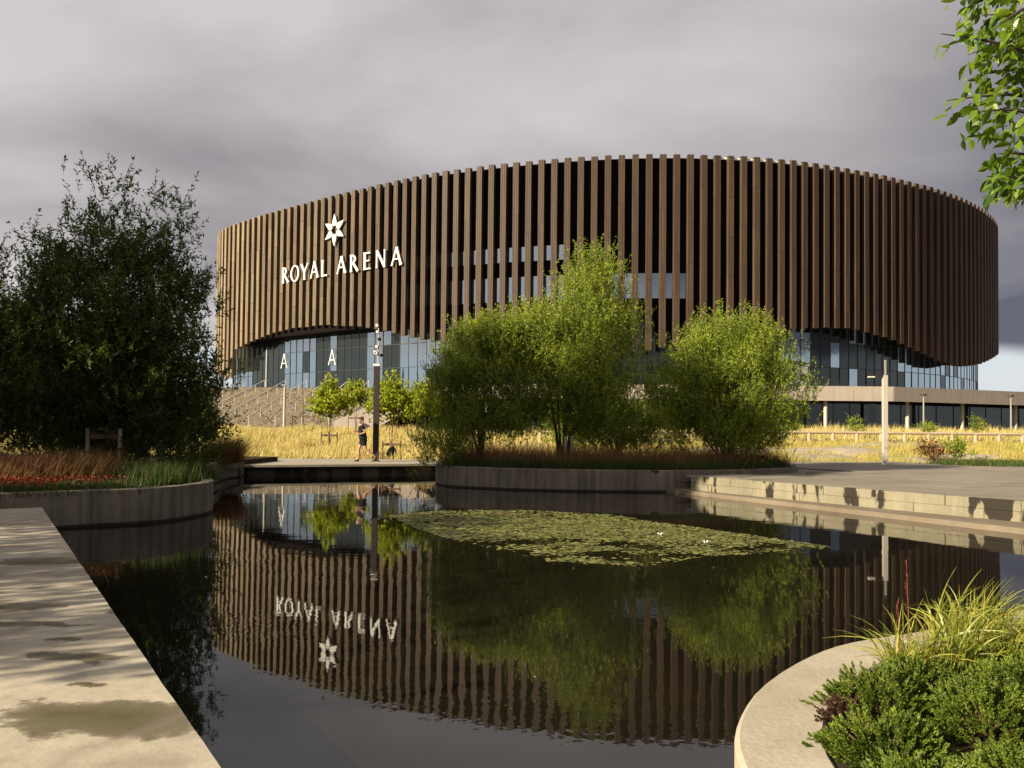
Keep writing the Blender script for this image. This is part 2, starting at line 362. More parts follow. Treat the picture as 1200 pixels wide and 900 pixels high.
def gz(x, y):
    if y < 38: return .30
    t = min(1, (y-38)/46); return .30 + (1.6 + (.35 if x > 5 else 0)*min(1, abs(x-5)/15) - .30) * t
def build_ground():
    v = []; f = []
    outer = [(-900, -700), (900, -700), (900, 38), (-900, 38)]
    polys = [[Vector((*p, 0)) for p in outer], [Vector((*p, 0)) for p in POND]]
    tr = tessellate_polygon(polys); flat = [p for q in polys for p in q]
    v = [(p.x, p.y, .30) for p in flat]; 
    for t in tr:
        a, b, c = [flat[i] for i in t]
        f.append(tuple(t) if (b-a).cross(c-a).z > 0 else tuple(t[::-1]))
    xs = [-900, -200, -80, -50, -35, -20, -10, 0, 5, 12, 20, 35, 50, 80, 120, 200, 900]
    ys = [38, 42, 48, 55, 62, 70, 78, 84, 95, 130, 300, 3500]
    b0 = len(v)
    for y in ys:
        for x in xs: v.append((x * (1 if y < 400 else 3), y, gz(x, y)))
    nx = len(xs)
    for j in range(len(ys)-1):
        for i in range(nx-1): a = b0+j*nx+i; f.append((a, a+1, a+nx+1, a+nx))
    tag(mesh_obj('ground', v, f, M_ground), kind='structure')
build_ground()
tag(mesh_obj('pond_water', [(-14, 0, 0), (16, 0, 0), (16, 36, 0), (-14, 36, 0)], [(0, 1, 2, 3)], M_water), kind='structure')

def offset(path, d):
    out = []
    for i, p in enumerate(path):
        a = Vector(path[max(i-1, 0)]); b = Vector(path[min(i+1, len(path)-1)]); t = (b-a).normalized()
        out.append((p[0] - t.y*d, p[1] + t.x*d))
    return out
def smooth_path(path, n=4):
    P = [Vector(p) for p in path]; out = []
    for i in range(len(P)-1):
        p0 = P[max(i-1, 0)]; p1 = P[i]; p2 = P[i+1]; p3 = P[min(i+2, len(P)-1)]
        for k in range(n):
            t = k/n; out.append(tuple(.5*((2*p1)+(-p0+p2)*t+(2*p0-5*p1+4*p2-p3)*t*t+(-p0+3*p1-3*p2+p3)*t**3)))
    out.append(tuple(P[-1])); return out
def wall(name, path, d, z0, z1, m, parent=None, bev=.015):
    """solid kerb-like wall along path, its body lying on the side d of the path, with bevelled top edges"""
    s = 1 if d > 0 else -1
    prof = [(0, z0), (0, z1-bev), (bev*s, z1), (d-bev*s, z1), (d, z1-bev), (d, z0)]
    cols = [offset(path, q[0]) for q in prof]; v = []; f = []; n = len(prof)
    for i in range(len(path)):
        for j in range(n): v.append((cols[j][i][0], cols[j][i][1], prof[j][1]))
    for i in range(len(path)-1):
        for j in range(n-1):
            q = (i*n+j, (i+1)*n+j, (i+1)*n+j+1, i*n+j+1); f.append(q if s < 0 else q[::-1])
    e = (len(path)-1)*n
    f.append(tuple(range(n)) if s > 0 else tuple(range(n))[::-1]); f.append(tuple(e+j for j in range(n))[::-1] if s > 0 else tuple(e+j for j in range(n)))
    return mesh_obj(name, v, f, m, parent)

# left platform (also where the camera stands)
pe = []
PE0 = [(-.03, 1.6)] + PLAT_EDGE[1:-1] + [(-7.65, 13.95)]
for a, b in zip(PE0[:-1], PE0[1:]):
    a, b = Vector(a), Vector(b); k_ = int((b-a).length/.12)
    for i in range(k_):
        p = a.lerp(b, i/k_); j_ = -abs(random.gauss(0, .0018)) - (random.random() < .04)*random.uniform(.002, .007)
        pe.append((p.x+j_, p.y+j_*.6))
pe.append(PE0[-1])
mb = MB(); mb.prism([(-40, 13.2), (-40, -12), (14, -12), (14, .2), (1.12, 1.55)] + pe + [(-8.3, 13.55), (-11, 13.25)], -.6, .37)
tag(mb.obj('platform', M_conc_plat), kind='structure')
# left planter
plw = smooth_path([(-16, 12.6), (-12.5, 12.9), (-9.6, 13.2), (-8.1, 13.62), (-7.3, 14.25), (-6.34, 15.0), (-6.0, 16.0), (-5.98, 17.1), (-6.5, 18.5), (-8.0, 22.0), (-9.22, 27.2), (-9.3, 29.7)], 4)
w = wall('planter_wall', plw, .22, -.6, .62, M_conc_wall)
tag(w, 'curved grey concrete planter wall on the left, holding the dark trees and red flowers', 'planter wall')
mb = MB(); mb.prism(offset(plw, .2) + [(-9.3, 34), (-32, 34), (-32, 12.8)], .2, .55); tag(mb.obj('planter_soil', M_soil), kind='structure')
# far deck / path
mb = MB(); fe = [(-60, 29.4), (-9.5, 29.4)] + FAR_EDGE[1:] + [(-2.0, 33.2), (12, 33.2), (12, 37.4), (-6, 37.0), (-60, 36.5)]
mb.prism(fe, .30, .38); tag(mb.obj('far_path', M_path), kind='structure')
fw = wall('quay_wall', offset(smooth_path(FAR_EDGE, 3), .12), .3, -.6, .296, M_conc_dark)
tag(fw, 'stained retaining wall coloured dark for shade, under the far path, opposite the camera', 'wall')
# centre planter
cpw = smooth_path([(-2.4, 34.0), (-2.62, 31.5), (-2.6, 29.5)] + CP_WALL[1:] + [(9.2, 30.2), (8.0, 32.5)], 4)
cpw_o = cpw
w = wall('planter_wall', cpw_o, .22, -.6, .61, M_conc_wall)
tag(w, 'long curved concrete planter wall in the middle, holding the bright willows', 'planter wall')
mb = MB(); mb.prism(offset(cpw_o, .2) + [(3, 34.5)], .2, .54); tag(mb.obj('planter_soil', M_soil), kind='structure')
# right quay
QW = [(5.07, 23.4), (9.4, 15.7), (13.2, 8.9)]
qdir = (Vector(QW[1])-Vector(QW[0])).normalized(); qn = Vector((-qdir.y, qdir.x))   # qn points away from the water
if qn.x < 0: qn = -qn
q0 = Vector(QW[0])
mb = MB(); mb.prism([tuple(q0 - qdir*.4 + qn*.16), tuple(q0 + qdir*17.6 + qn*.16), (40, 9), (60, 37), (9, 37), (7.8, 33), (9.3, 29), (8.5, 26.9), (6.9, 25.4)], -.5, .44)
tag(mb.obj('quay_base', M_slab), kind='structure')
pv = bpy.data.objects.new('quay_paving', None); link(pv); pv['kind'] = 'structure'
sm = MB().box(0, 0, 0, 2.385, 1.185, .045).obj('paving_slab', M_slab, pv); first = True
def inside(px, py, poly):
    c = False; n = len(poly)
    for i in range(n):
        x1, y1 = poly[i]; x2, y2 = poly[i-1]
        if (y1 > py) != (y2 > py) and px < (x2-x1)*(py-y1)/(y2-y1)+x1: c = not c
    return c
cpoly = cpw_o + [(3, 34.5)]
for i in range(0, 11):
    for j in range(-11, 15):
        off = .0 if i % 2 else .6
        c0 = q0 + qn*(.17+i*2.4) + qdir*(j*1.2+off)
        mid = c0 + qn*1.2 + qdir*.6
        if mid.y > 36.6 or mid.y < 8 or mid.x < 5.2 or mid.x > 27: continue
        cs = [c0, c0+qn*2.385, c0+qdir*1.185, c0+qn*2.385+qdir*1.185]
        if any(inside(c.x, c.y, cpoly) for c in cs): continue
        o = sm if first else sm.copy()
        if not first: link(o, pv)
        first = False
        # slab local x along qn, y along qdir
        o.rotation_euler = (0, 0, math.atan2(qn.y, qn.x)); o.scale.y = -1
        o.location = (c0.x, c0.y, .441 + random.uniform(-.003, .003))
qw = thing('quay_wall', 'pale quay wall of concrete blocks with black damp stains, on the right', 'wall')
n = 0
for c in range(2):
    k = -.2 if c else -.9
    while k < 17.5:
        L = 1.5; a = max(k, -.2); b = k+L-.012
        p0 = q0+qdir*a; p1 = q0+qdir*b
        z0, z1 = (.095, .285) if c == 0 else (.291, .487)
        jit = random.uniform(-.006, .006)
        poly = [tuple(p0+qn*jit), tuple(p1+qn*jit), tuple(p1+qn*.155), tuple(p0+qn*.155)]
        MB().prism(poly, z0, z1).obj('concrete_block', M_conc_quay, qw); k += L
lp = [tuple(Vector(p)) for p in [(4.2, 24.4)] + RIGHT_LEDGE]
mb = MB(); mb.prism([(4.3, 24.05), (4.6, 23.6), (8.79, 14.65), (11.9, 8.0), (13.9, 8.0), tuple(q0+qdir*10+qn*.05), tuple(q0+qn*.1), (5.5, 24.3)], -.6, .1)
tag(mb.obj('ledge', M_conc_ledge), kind='structure')
# front-right planter with broad rim
rim = smooth_path([(13.4, 7.95), (11.9, 7.9)] + RIM[1:], 3)[::-1]
w = wall('planter_rim', rim, -.36, -.6, .46, M_conc_rim, bev=.02)
tag(w, 'broad pale curved concrete rim of the planter at the lower right', 'planter rim')
mb = MB(); mb.prism(offset(rim, -.34) + [(14, 7.4), (14, .3), (1.5, .8)], .2, .445); tag(mb.obj('planter_soil', M_soil), kind='structure')

# ------------------------------------------------------------ arena
ring_pts = [(-50, 143.8), (-47.4, 140), (-43.6, 135.9), (-39.6, 132), (-35.4, 128.2), (-30, 123.7), (-26.4, 120.6), (-22.3, 117.4), (-16, 112.7), (-9.8, 108.6), (0, 104.4), (10, 101.6),
            (20, 100.6), (30.6, 101.7), (36.4, 103.4), (42.6, 105.9), (49.2, 109.2), (57, 114), (61.8, 117.6), (67, 122.3), (72.2, 128), (76.1, 133.3), (79, 139), (81.5, 150), (80, 175),
            (68, 205), (40, 228), (5, 232), (-25, 218), (-44, 190), (-52, 165), (-52.6, 152)]
P = np.array(ring_pts, float); n = len(P); dense = []
for i in range(n):
    p0, p1, p2, p3 = P[i-1], P[i], P[(i+1) % n], P[(i+2) % n]
    t = np.linspace(0, 1, 60, endpoint=False)[:, None]
    dense.append(.5*((2*p1)+(-p0+p2)*t+(2*p0-5*p1+4*p2-p3)*t*t+(-p0+3*p1-3*p2+p3)*t**3))
dense = np.vstack(dense)
def resample(C, m):
    C2 = np.vstack([C, C[:1]]); s = np.concatenate([[0], np.cumsum(np.hypot(*np.diff(C2, axis=0).T))])
    u = np.linspace(0, s[-1], m, endpoint=False); return np.stack([np.interp(u, s, C2[:, 0]), np.interp(u, s, C2[:, 1])], 1), s[-1]
OUT, PER = resample(dense, 1600)
k = np.exp(-.5*(np.arange(-24, 25)/8.0)**2); k /= k.sum()
OUT = np.stack([np.convolve(np.concatenate([OUT[-24:, i], OUT[:, i], OUT[:24, i]]), k, 'valid') for i in range(2)], 1)
OUT, PER = resample(OUT, 1600)
def at(s, inset=0.0):
    """point, tangent and outward normal of the facade at arc length s"""
    u = (s % PER)/PER*1600; i = int(u) % 1600; j = (i+1) % 1600; fr = u-int(u)
    p = OUT[i]*(1-fr)+OUT[j]*fr; t = OUT[(i+3) % 1600]-OUT[(i-3) % 1600]; t = t/np.hypot(*t)
    nrm = np.array([t[1], -t[0]]); q = p - nrm*inset
    return Vector((q[0], q[1])), Vector(t), Vector(nrm)
RAT = OUT[:, 0]/OUT[:, 1]
def s_of(r, near=True):
    c = np.abs(RAT-r) + (OUT[:, 1] > 150)*9
    return int(np.argmin(c))/1600*PER
NF = 254; PITCH = PER/NF; ZT = 34.7
# lower edge of the timber screen: (bearing, slope seen from the pond) -> heights along the facade
wave = [(-.347, .0645), (-.333, .0690), (-.328, .091-.001), (-.31, .100), (-.298, .105), (-.283, .1115), (-.26, .117), (-.24, .1195), (-.22, .1217), (-.205, .1207), (-.18, .1198), (-.165, .118),
        (-.153, .116), (-.138, .112), (-.124, .1095), (-.109, .1055), (-.094, .1040), (-.05, .096), (0, .090), (.05, .088), (.10, .0885), (.135, .0915), (.152, .094), (.20, .103), (.26, .115),
        (.324, .1222), (.357, .124), (.398, .124), (.417, .119), (.437, .1140), (.455, .1075), (.472, .0995), (.490, .092), (.50, .087), (.517, .081), (.537, .080), (.55, .083), (.562, .089), (.571, .097)]
ws = []; wz = []
for r, sl_ in wave:
    s_ = s_of(r); p, _, _ = at(s_); ws.append(s_); wz.append(1.7+sl_*p.y)
if ws[0] > PER/2: ws[0] -= PER
o_ = np.argsort(ws); ws = np.array(ws)[o_]; wz = np.array(wz)[o_]
sL, sR = ws[0], ws[-1]
def zbot(s):
    if s > PER-6: s -= PER
    if s <= sR: return float(np.interp(s, ws, wz))
    t = (s-sR)/(PER+sL-sR); a = wz[-1]*(1-t)+wz[0]*t; return a + 1.6*math.sin(t*math.pi*6)*math.sin(t*math.pi)
arena = thing('arena', 'huge round sports arena clad in vertical brown timber fins above a glass lobby', 'arena')
def ring(name, inset0, z0, z1, m, s0=0, s1=None, step=1.6, parent=arena, inset1=None):
    s1 = PER if s1 is None else s1; k_ = max(2, int((s1-s0)/step)); closed = abs(s1-s0-PER) < 1e-6
    v = []; f = []; cnt = k_ if closed else k_+1
    for i in range(cnt):
        p, t, nn = at(s0+(s1-s0)*i/k_, inset0); q, _, _ = at(s0+(s1-s0)*i/k_, inset0 if inset1 is None else inset1)
        v += [(p.x, p.y, z0), (q.x, q.y, z1)]
    for i in range(k_):
        a = 2*i; b = 2*((i+1) % cnt); f.append((a, b, b+1, a+1))
    return mesh_obj(name, v, f, m, parent)
# fin: box with two board grooves in its front, unit height
hw, dp = .385, .62
prof = [(-hw, dp), (-hw, .03), (-hw+.03, 0), (-.16, 0), (-.145, .035), (-.13, 0), (.13, 0), (.145, .035), (.16, 0), (hw-.03, 0), (hw, .03), (hw, dp)]
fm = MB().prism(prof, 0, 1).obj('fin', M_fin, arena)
for i in range(NF):
    s = (i+.5)*PITCH; p, t, nn = at(s)
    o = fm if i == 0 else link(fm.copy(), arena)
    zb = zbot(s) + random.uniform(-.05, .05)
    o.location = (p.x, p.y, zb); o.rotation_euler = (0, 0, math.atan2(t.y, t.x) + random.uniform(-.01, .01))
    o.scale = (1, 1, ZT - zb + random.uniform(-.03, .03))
    # fins grow paler towards the left curve of the facade
    pale_share = max(0, min(1, (-nn.x-.58)/.22))
    o.color = (pale_share*random.uniform(.8, 1.0) + .04*random.random(), 0, 0, 1)
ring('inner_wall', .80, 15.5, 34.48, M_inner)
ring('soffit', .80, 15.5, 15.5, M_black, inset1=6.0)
ring('parapet_coping', .30, 34.36, 34.56, M_white, s_of(.24), s_of(.24)+130)
ring('parapet_cap', .80, 34.48, 34.481, M_galv, inset1=1.9)
rv = [at(PER*i/300, 1.9)[0] for i in range(300)]
MB().prism([tuple(p) for p in rv], 33.4, 33.9).obj('roof', M_galv, arena)
rv = [at(PER*i/200, 14)[0] for i in range(200)]
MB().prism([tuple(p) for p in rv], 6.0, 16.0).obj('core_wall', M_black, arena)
# curtain wall
GI = 3.0; rows = [(6.95, 10.0), (10.08, 13.2), (13.28, 15.6)]
frame = MB(); hidden = MB(); backp = MB()
npan = 0
def pane_box(mb, s, w, z0, z1, inset, jit=0.0, th=.05):
    p, t, nn = at(s, inset); a = math.atan2(t.y, t.x)+jit
    Mx = Matrix.Translation((p.x, p.y, 0)) @ Matrix.Rotation(a, 4, 'Z')
    return mb.box(-w/2, -th/2, z0, w/2, th/2, z1, Mx)
sVis1 = s_of(-.08); sVis2 = s_of(.325); gpitch = PITCH
for i in range(NF):
    s = i*PITCH; front = s < sR+8
    p0, _, _ = at(s-PITCH/2+.02, GI)
    pane_box(frame, s-PITCH/2, .07, 6.9, 15.6, GI-.02, th=.14)
    for (z0, z1) in rows:
        jit = random.gauss(0, .014)
        if front and (s < sVis1 or s > sVis2):
            m = MB(); pane_box(m, s, PITCH-.12, z0, z1, GI, jit)
            r = p0.x/p0.y
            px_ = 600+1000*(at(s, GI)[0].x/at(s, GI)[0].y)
            q = (293 < px_ < 334) or (372 < px_ < 384) or (396 < px_ < 429) or (452 < px_ < 466 and z0 < 13) or (945 < px_ < 1054 and random.random() < .9) or random.random() < .08  # panes set dark by column paint in the dark reflections of the lobby glass
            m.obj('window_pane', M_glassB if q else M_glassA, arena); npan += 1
        else: pane_box(hidden if front else backp, s, PITCH-.12, z0, z1, GI, jit)
tag(hidden.obj('glazing', M_glassB, arena), kind='stuff')
tag(backp.obj('glazing', M_glassA, arena), kind='stuff')
for z in (6.9, 10.04, 13.24):
    for i in range(NF): pane_box(frame, i*PITCH, PITCH, z-.04, z+.04, GI-.02, th=.10)
tag(frame.obj('curtain_wall_frame', M_frame, arena), kind='stuff')
for (z0, z1, r0, r1) in ((22.5, 24.3, -.118, .055), (17.6, 20.6, -.12, .205)):
    a, b = s_of(r0), s_of(r1)
    i0 = int(round(a/PITCH)); i1 = int(round(b/PITCH))
    for i in range(i0, i1+1):
        m = MB(); pane_box(m, i*PITCH, PITCH-.14, z0, z1, .74, random.gauss(0, .012)); m.obj('window_pane', M_glassA, arena); npan += 1
print('panes', npan)

# ------------------------------------------------------------ sign
def stroke(p0, p1, w, fl=1.45):
    a = Vector(p0); b = Vector(p1); d = (b-a); L = d.length; d.normalize(); nn = Vector((-d.y, d.x)); out = []
    ws_ = [(0, fl), (.06, 1.12), (.2, .97), (.5, .92), (.8, .97), (.94, 1.12), (1, fl)]
    for t, k_ in ws_: out.append(tuple(a+d*L*t+nn*w*k_/2))
    for t, k_ in ws_[::-1]: out.append(tuple(a+d*L*t-nn*w*k_/2))
    return out
def arc(c, rx, ry, w0, w1, a0, a1, n_=22):
    o_ = []; i_ = []
    for k_ in range(n_+1):
        a = R(a0+(a1-a0)*k_/n_); th = w0+(w1-w0)*abs(math.cos(a))
        o_.append((c[0]+rx*math.cos(a), c[1]+ry*math.sin(a))); i_.append((c[0]+(rx-th)*math.cos(a), c[1]+(ry-th*.8)*math.sin(a)))
    return o_+i_[::-1]
TH, TN = .15, .09
GL = {'R': (.66, [stroke((.09, 0), (.09, 1), TH), arc((.12, .74), .36, .27, .07, .14, -90, 90), stroke((.27, .50), (.66, .0), TH, 1.2)]),
      'O': (.86, [arc((.43, .5), .43, .52, .07, .15, 0, 178), arc((.43, .5), .43, .52, .07, .15, 180, 358)]),
      'Y': (.70, [stroke((.03, 1), (.36, .47), TH), stroke((.67, 1), (.36, .47), TN), stroke((.36, .5), (.36, 0), TH)]),
      'A': (.76, [stroke((.03, 0), (.38, 1.02), TN), stroke((.38, 1.02), (.73, 0), TH), stroke((.16, .36), (.60, .36), .075, 1.0)]),
      'L': (.55, [stroke((.09, 0), (.09, 1), TH), stroke((.06, .045), (.53, .045), .085, 1.7)]),
      'E': (.58, [stroke((.09, 0), (.09, 1), TH), stroke((.06, .045), (.55, .045), .085, 1.7), stroke((.1, .51), (.47, .51), .08, 1.6), stroke((.06, .955), (.53, .955), .085, 1.7)]),
      'N': (.80, [stroke((.09, 0), (.09, 1), TN), stroke((.09, 1), (.70, .02), TH, 1.1), stroke((.70, 1.0), (.70, 0), TN)])}
sign = thing('arena_sign', 'white raised letters ROYAL ARENA under a six petalled star, fixed across the timber fins', 'sign')
LH = 2.35
for ch, px in zip('ROYALARENA', (334.3, 345.6, 357, 367.6, 379.8, 399, 415, 430.5, 445.8, 463.8)):
    s = s_of((px-600)/1000); w_, polys = GL[ch]; p, t, nn = at(s, -.28)
    Mx = Matrix.Translation((p.x, p.y, 23.25)) @ Matrix.Rotation(math.atan2(t.y, t.x), 4, 'Z') @ Matrix.Rotation(R(90), 4, 'X')
    m = MB()
    for k_, pl in enumerate(polys):
        m.prism([((x-w_/2)*LH*1.02, y*LH) for x, y in pl], -.12, .10+.008*k_, Mx)
    m.obj('letter', M_white, sign)
s = s_of((391.5-600)/1000); p, t, nn = at(s, -.28)
Mx = Matrix.Translation((p.x, p.y, 29.55)) @ Matrix.Rotation(math.atan2(t.y, t.x), 4, 'Z') @ Matrix.Rotation(R(90), 4, 'X')
for k_ in range(6):
    pet = []
    for r_, w_ in [(.55, 0), (.62, .22), (.78, .38), (1.0, .44), (1.25, .40), (1.7, .24), (2.3, 0)]: pet.append((w_, r_))
    pet = pet + [(-x, y) for x, y in pet[1:-1][::-1]]
    a = R(60*k_); MB().prism([(x*math.cos(a)-y*math.sin(a), x*math.sin(a)+y*math.cos(a)) for x, y in pet], -.1, .12, Mx).obj('petal', M_white, sign)
for px, lab in ((314.5, 'white letter A on the dark glass entrance, left of the other one'), (370.5, 'white letter A on a reflecting lobby pane, right of the other one')):
    s = s_of((px-600)/1000); p, t, nn = at(s, GI-.35)
    Mx = Matrix.Translation((p.x, p.y, 10.9)) @ Matrix.Rotation(math.atan2(t.y, t.x), 4, 'Z') @ Matrix.Rotation(R(90), 4, 'X')
    m = MB()
    for k_, pl in enumerate([stroke((-.8, 0), (0, 2.25), .14, 1), stroke((0, 2.25), (.8, 0), .14, 1), stroke((-.5, .75), (.5, .75), .12, 1)]): m.prism(pl, -.03, .03+.008*k_, Mx)
    tag(m.obj('door_letter', M_white), lab, 'letter', 'entrance letters on the lobby glass')

# ------------------------------------------------------------ podium, stairs
ZP = 6.9
pod = thing('podium', 'low concrete podium with a pale fascia over dark glazed ground floor, below the arena', 'podium')
front = [(-72, 150), (-56, 120), (-42, 111), (-9, 111), (-7, 99), (4, 95.5), (20, 94), (42, 94), (58, 101), (95, 118), (140, 138)]
back = [(140, 262), (-72, 262)]
MB().prism(front+back, ZP-.5, ZP-.02).obj('deck', M_fascia, pod)
inr = [(-72, 152), (-56, 122.5), (-44, 113.5), (-5, 113.5), (-3, 104), (6, 100.5), (21, 99), (41, 99), (56, 105.5), (93, 122), (140, 142)]
MB().prism(inr+back, 0, ZP-.5).obj('ground_floor_wall', M_black, pod)
fa = front[3:]; 
for a, b in zip(fa[1:-1], fa[2:]):
    a = Vector(a); b = Vector(b); L = (b-a).length; k_ = max(1, round(L/2.2)); d = (b-a)/k_; ang = math.atan2(d.y, d.x)
    for i in range(k_):
        c = a+d*i; m = MB(); Mx = Matrix.Translation((c.x, c.y, 0)) @ Matrix.Rotation(ang, 4, 'Z')
        m.box(.015, -.12-random.random()*.01, ZP-1.62, d.length-.015, .0, ZP, Mx).obj('fascia_panel', M_fascia, pod)
    # ground-floor glazing and columns
    ia = a+(b-a).normalized().orthogonal()*0
    nrm = Vector((-(b-a).y, (b-a).x)).normalized(); fr = MB()
    kk = max(1, round(L/3.0))
    for i in range(kk):
        c = a+(b-a)*(i+.5)/kk+nrm*4.2; Mx = Matrix.Translation((c.x, c.y, 0)) @ Matrix.Rotation(ang, 4, 'Z')
        MB().box(-L/kk/2+.05, 0, 1.7, L/kk/2-.05, .08, ZP-1.0, Mx).obj('window_pane', M_glassB, pod)
        fr.box(-L/kk/2-.05, -.05, 1.2, -L/kk/2+.05, .05, ZP-.6, Mx)
    tag(fr.obj('mullion', M_frame, pod), kind='stuff')
    kk = max(1, round(L/10))
    for i in range(kk):
        c = a+(b-a)*(i+.35)/kk+nrm*.8
        MB().tube([(c.x, c.y, 1.2), (c.x, c.y, ZP-.5)], .22, 10).obj('column', M_greypost, pod)
MB().prism([(56, 108), (74, 116), (120, 137), (120, 150), (56, 120)], ZP-.02, ZP+.55).obj('upstand', M_fascia, pod)
st = thing('terrace_stairs', 'broad flight of rough brown stone steps rising to the arena entrance', 'stairs')
NS = 30; xl, xr = -46, -9
for i in range(NS):
    y0 = 86+25*i/NS; z1 = 1.75+(ZP-1.75)*(i+1)/NS
    m = MB(); x = xl
    while x < xr:
        L = random.uniform(1.2, 3.5); x2 = min(xr, x+L); dz = random.uniform(-.04, .04) if i < NS-1 else 0; dy = random.uniform(-.07, .07)
        m.box(x+.02, y0+dy, 1.0, x2-.02, y0+25/NS+.3, z1-.01+dz); x = x2
    if i == 0: steps = m
    else: steps.add(m.v, m.f)
tag(steps.obj('steps', M_stone, st), kind='stuff')
for k_ in range(9):
    x = -37.5+k_*2.7; m = MB()
    m.tube([(x, 86.3, 2.75), (x, 111, 7.95), (x, 112.2, 7.95)], .05, 5)
    for q in range(7): yy = 86.6+q*4; m.tube([(x, yy, 1.7+(yy-86)/25*5.1), (x, yy, 2.8+(yy-86)/25*5.2)], .025, 4)
    m.obj('handrail', M_white, st)
for xx in (-46.2,):
    MB().prism([(84, 1.2), (84, 2.4), (96, 6.2), (112, 8.3), (112, 1.2)], -.4, .4, Matrix.Translation((xx, 0, 0)) @ Matrix(((0, 0, 1, 0), (1, 0, 0, 0), (0, 1, 0, 0), (0, 0, 0, 1)))).obj('cheek_wall', M_stone, st)
XZ = Matrix(((1, 0, 0, 0), (0, 0, -1, 0), (0, 1, 0, 0), (0, 0, 0, 1)))
m = MB().prism([(-17.3, 1.2), (-17.3, 2.35), (-14.6, 3.55), (-12.2, 3.75), (-9.9, 5.0), (-7.4, 5.0), (-9.0, 4.1), (-13.1, 1.75), (-13.1, 1.2)], -.25, .25, Matrix.Translation((0, 82.6, 0)) @ XZ)
tag(m.obj('ramp_wall', M_fascia), 'pale sloping concrete ramp wall beside the stairs, behind the young trees', 'wall')
m = MB().box(-13.0, 84, 1.0, -5.4, 110, 4.9)  # solid black box stands in for the shade inside the opening
tag(m.obj('undercroft', M_black), 'black box standing in for the shaded underpass opening right of the ramp wall', 'underpass')
# pale path in front of the stairs
tag(MB().prism([(-80, 80), (-8, 80.5), (0, 82), (0, 84), (-8, 85.8), (-80, 85.8)], 1.2, 1.72).obj('far_footpath', M_path), kind='structure')

# apartment blocks across the square, behind and beside the camera (the lobby glass mirrors them)
def block(x, y, w, d, h, rz, m, lab):
    t = thing('apartment_block', lab, 'building', (x, y, .3), rz, 'apartment blocks around the square')
    MB().box(-w/2, -d/2, 0, w/2, d/2, h).obj('wall', m, t)
    MB().box(-w/2-.3, -d/2-.3, h, w/2+.3, d/2+.3, h+.5).obj('roof', M_frame, t)
    wm = MB(); nx_ = int(w/3.4); nz_ = int(h/3.1)
    for a in range(nx_):
        for b in range(nz_):
            cx_ = -w/2+(a+.5)*w/nx_
            for sy in (-1, 1): wm.box(cx_-.75, sy*d/2-.06, b*3.1+1.0, cx_+.75, sy*d/2+.06, b*3.1+2.5)
    tag(wm.obj('windows', M_glassB, t), kind='stuff')
block(-95, -55, 46, 14, 22, R(-35), M_cream, 'cream apartment block far behind the camera to the left')
block(-150, 60, 30, 16, 19, R(-80), M_brickw, 'dark grey apartment block far out of frame on the left')
block(40, -120, 60, 16, 25, 0, M_brickw, 'dark grey apartment block straight behind the camera')
block(165, 20, 40, 15, 21, R(75), M_cream, 'cream apartment block far out of frame on the right')

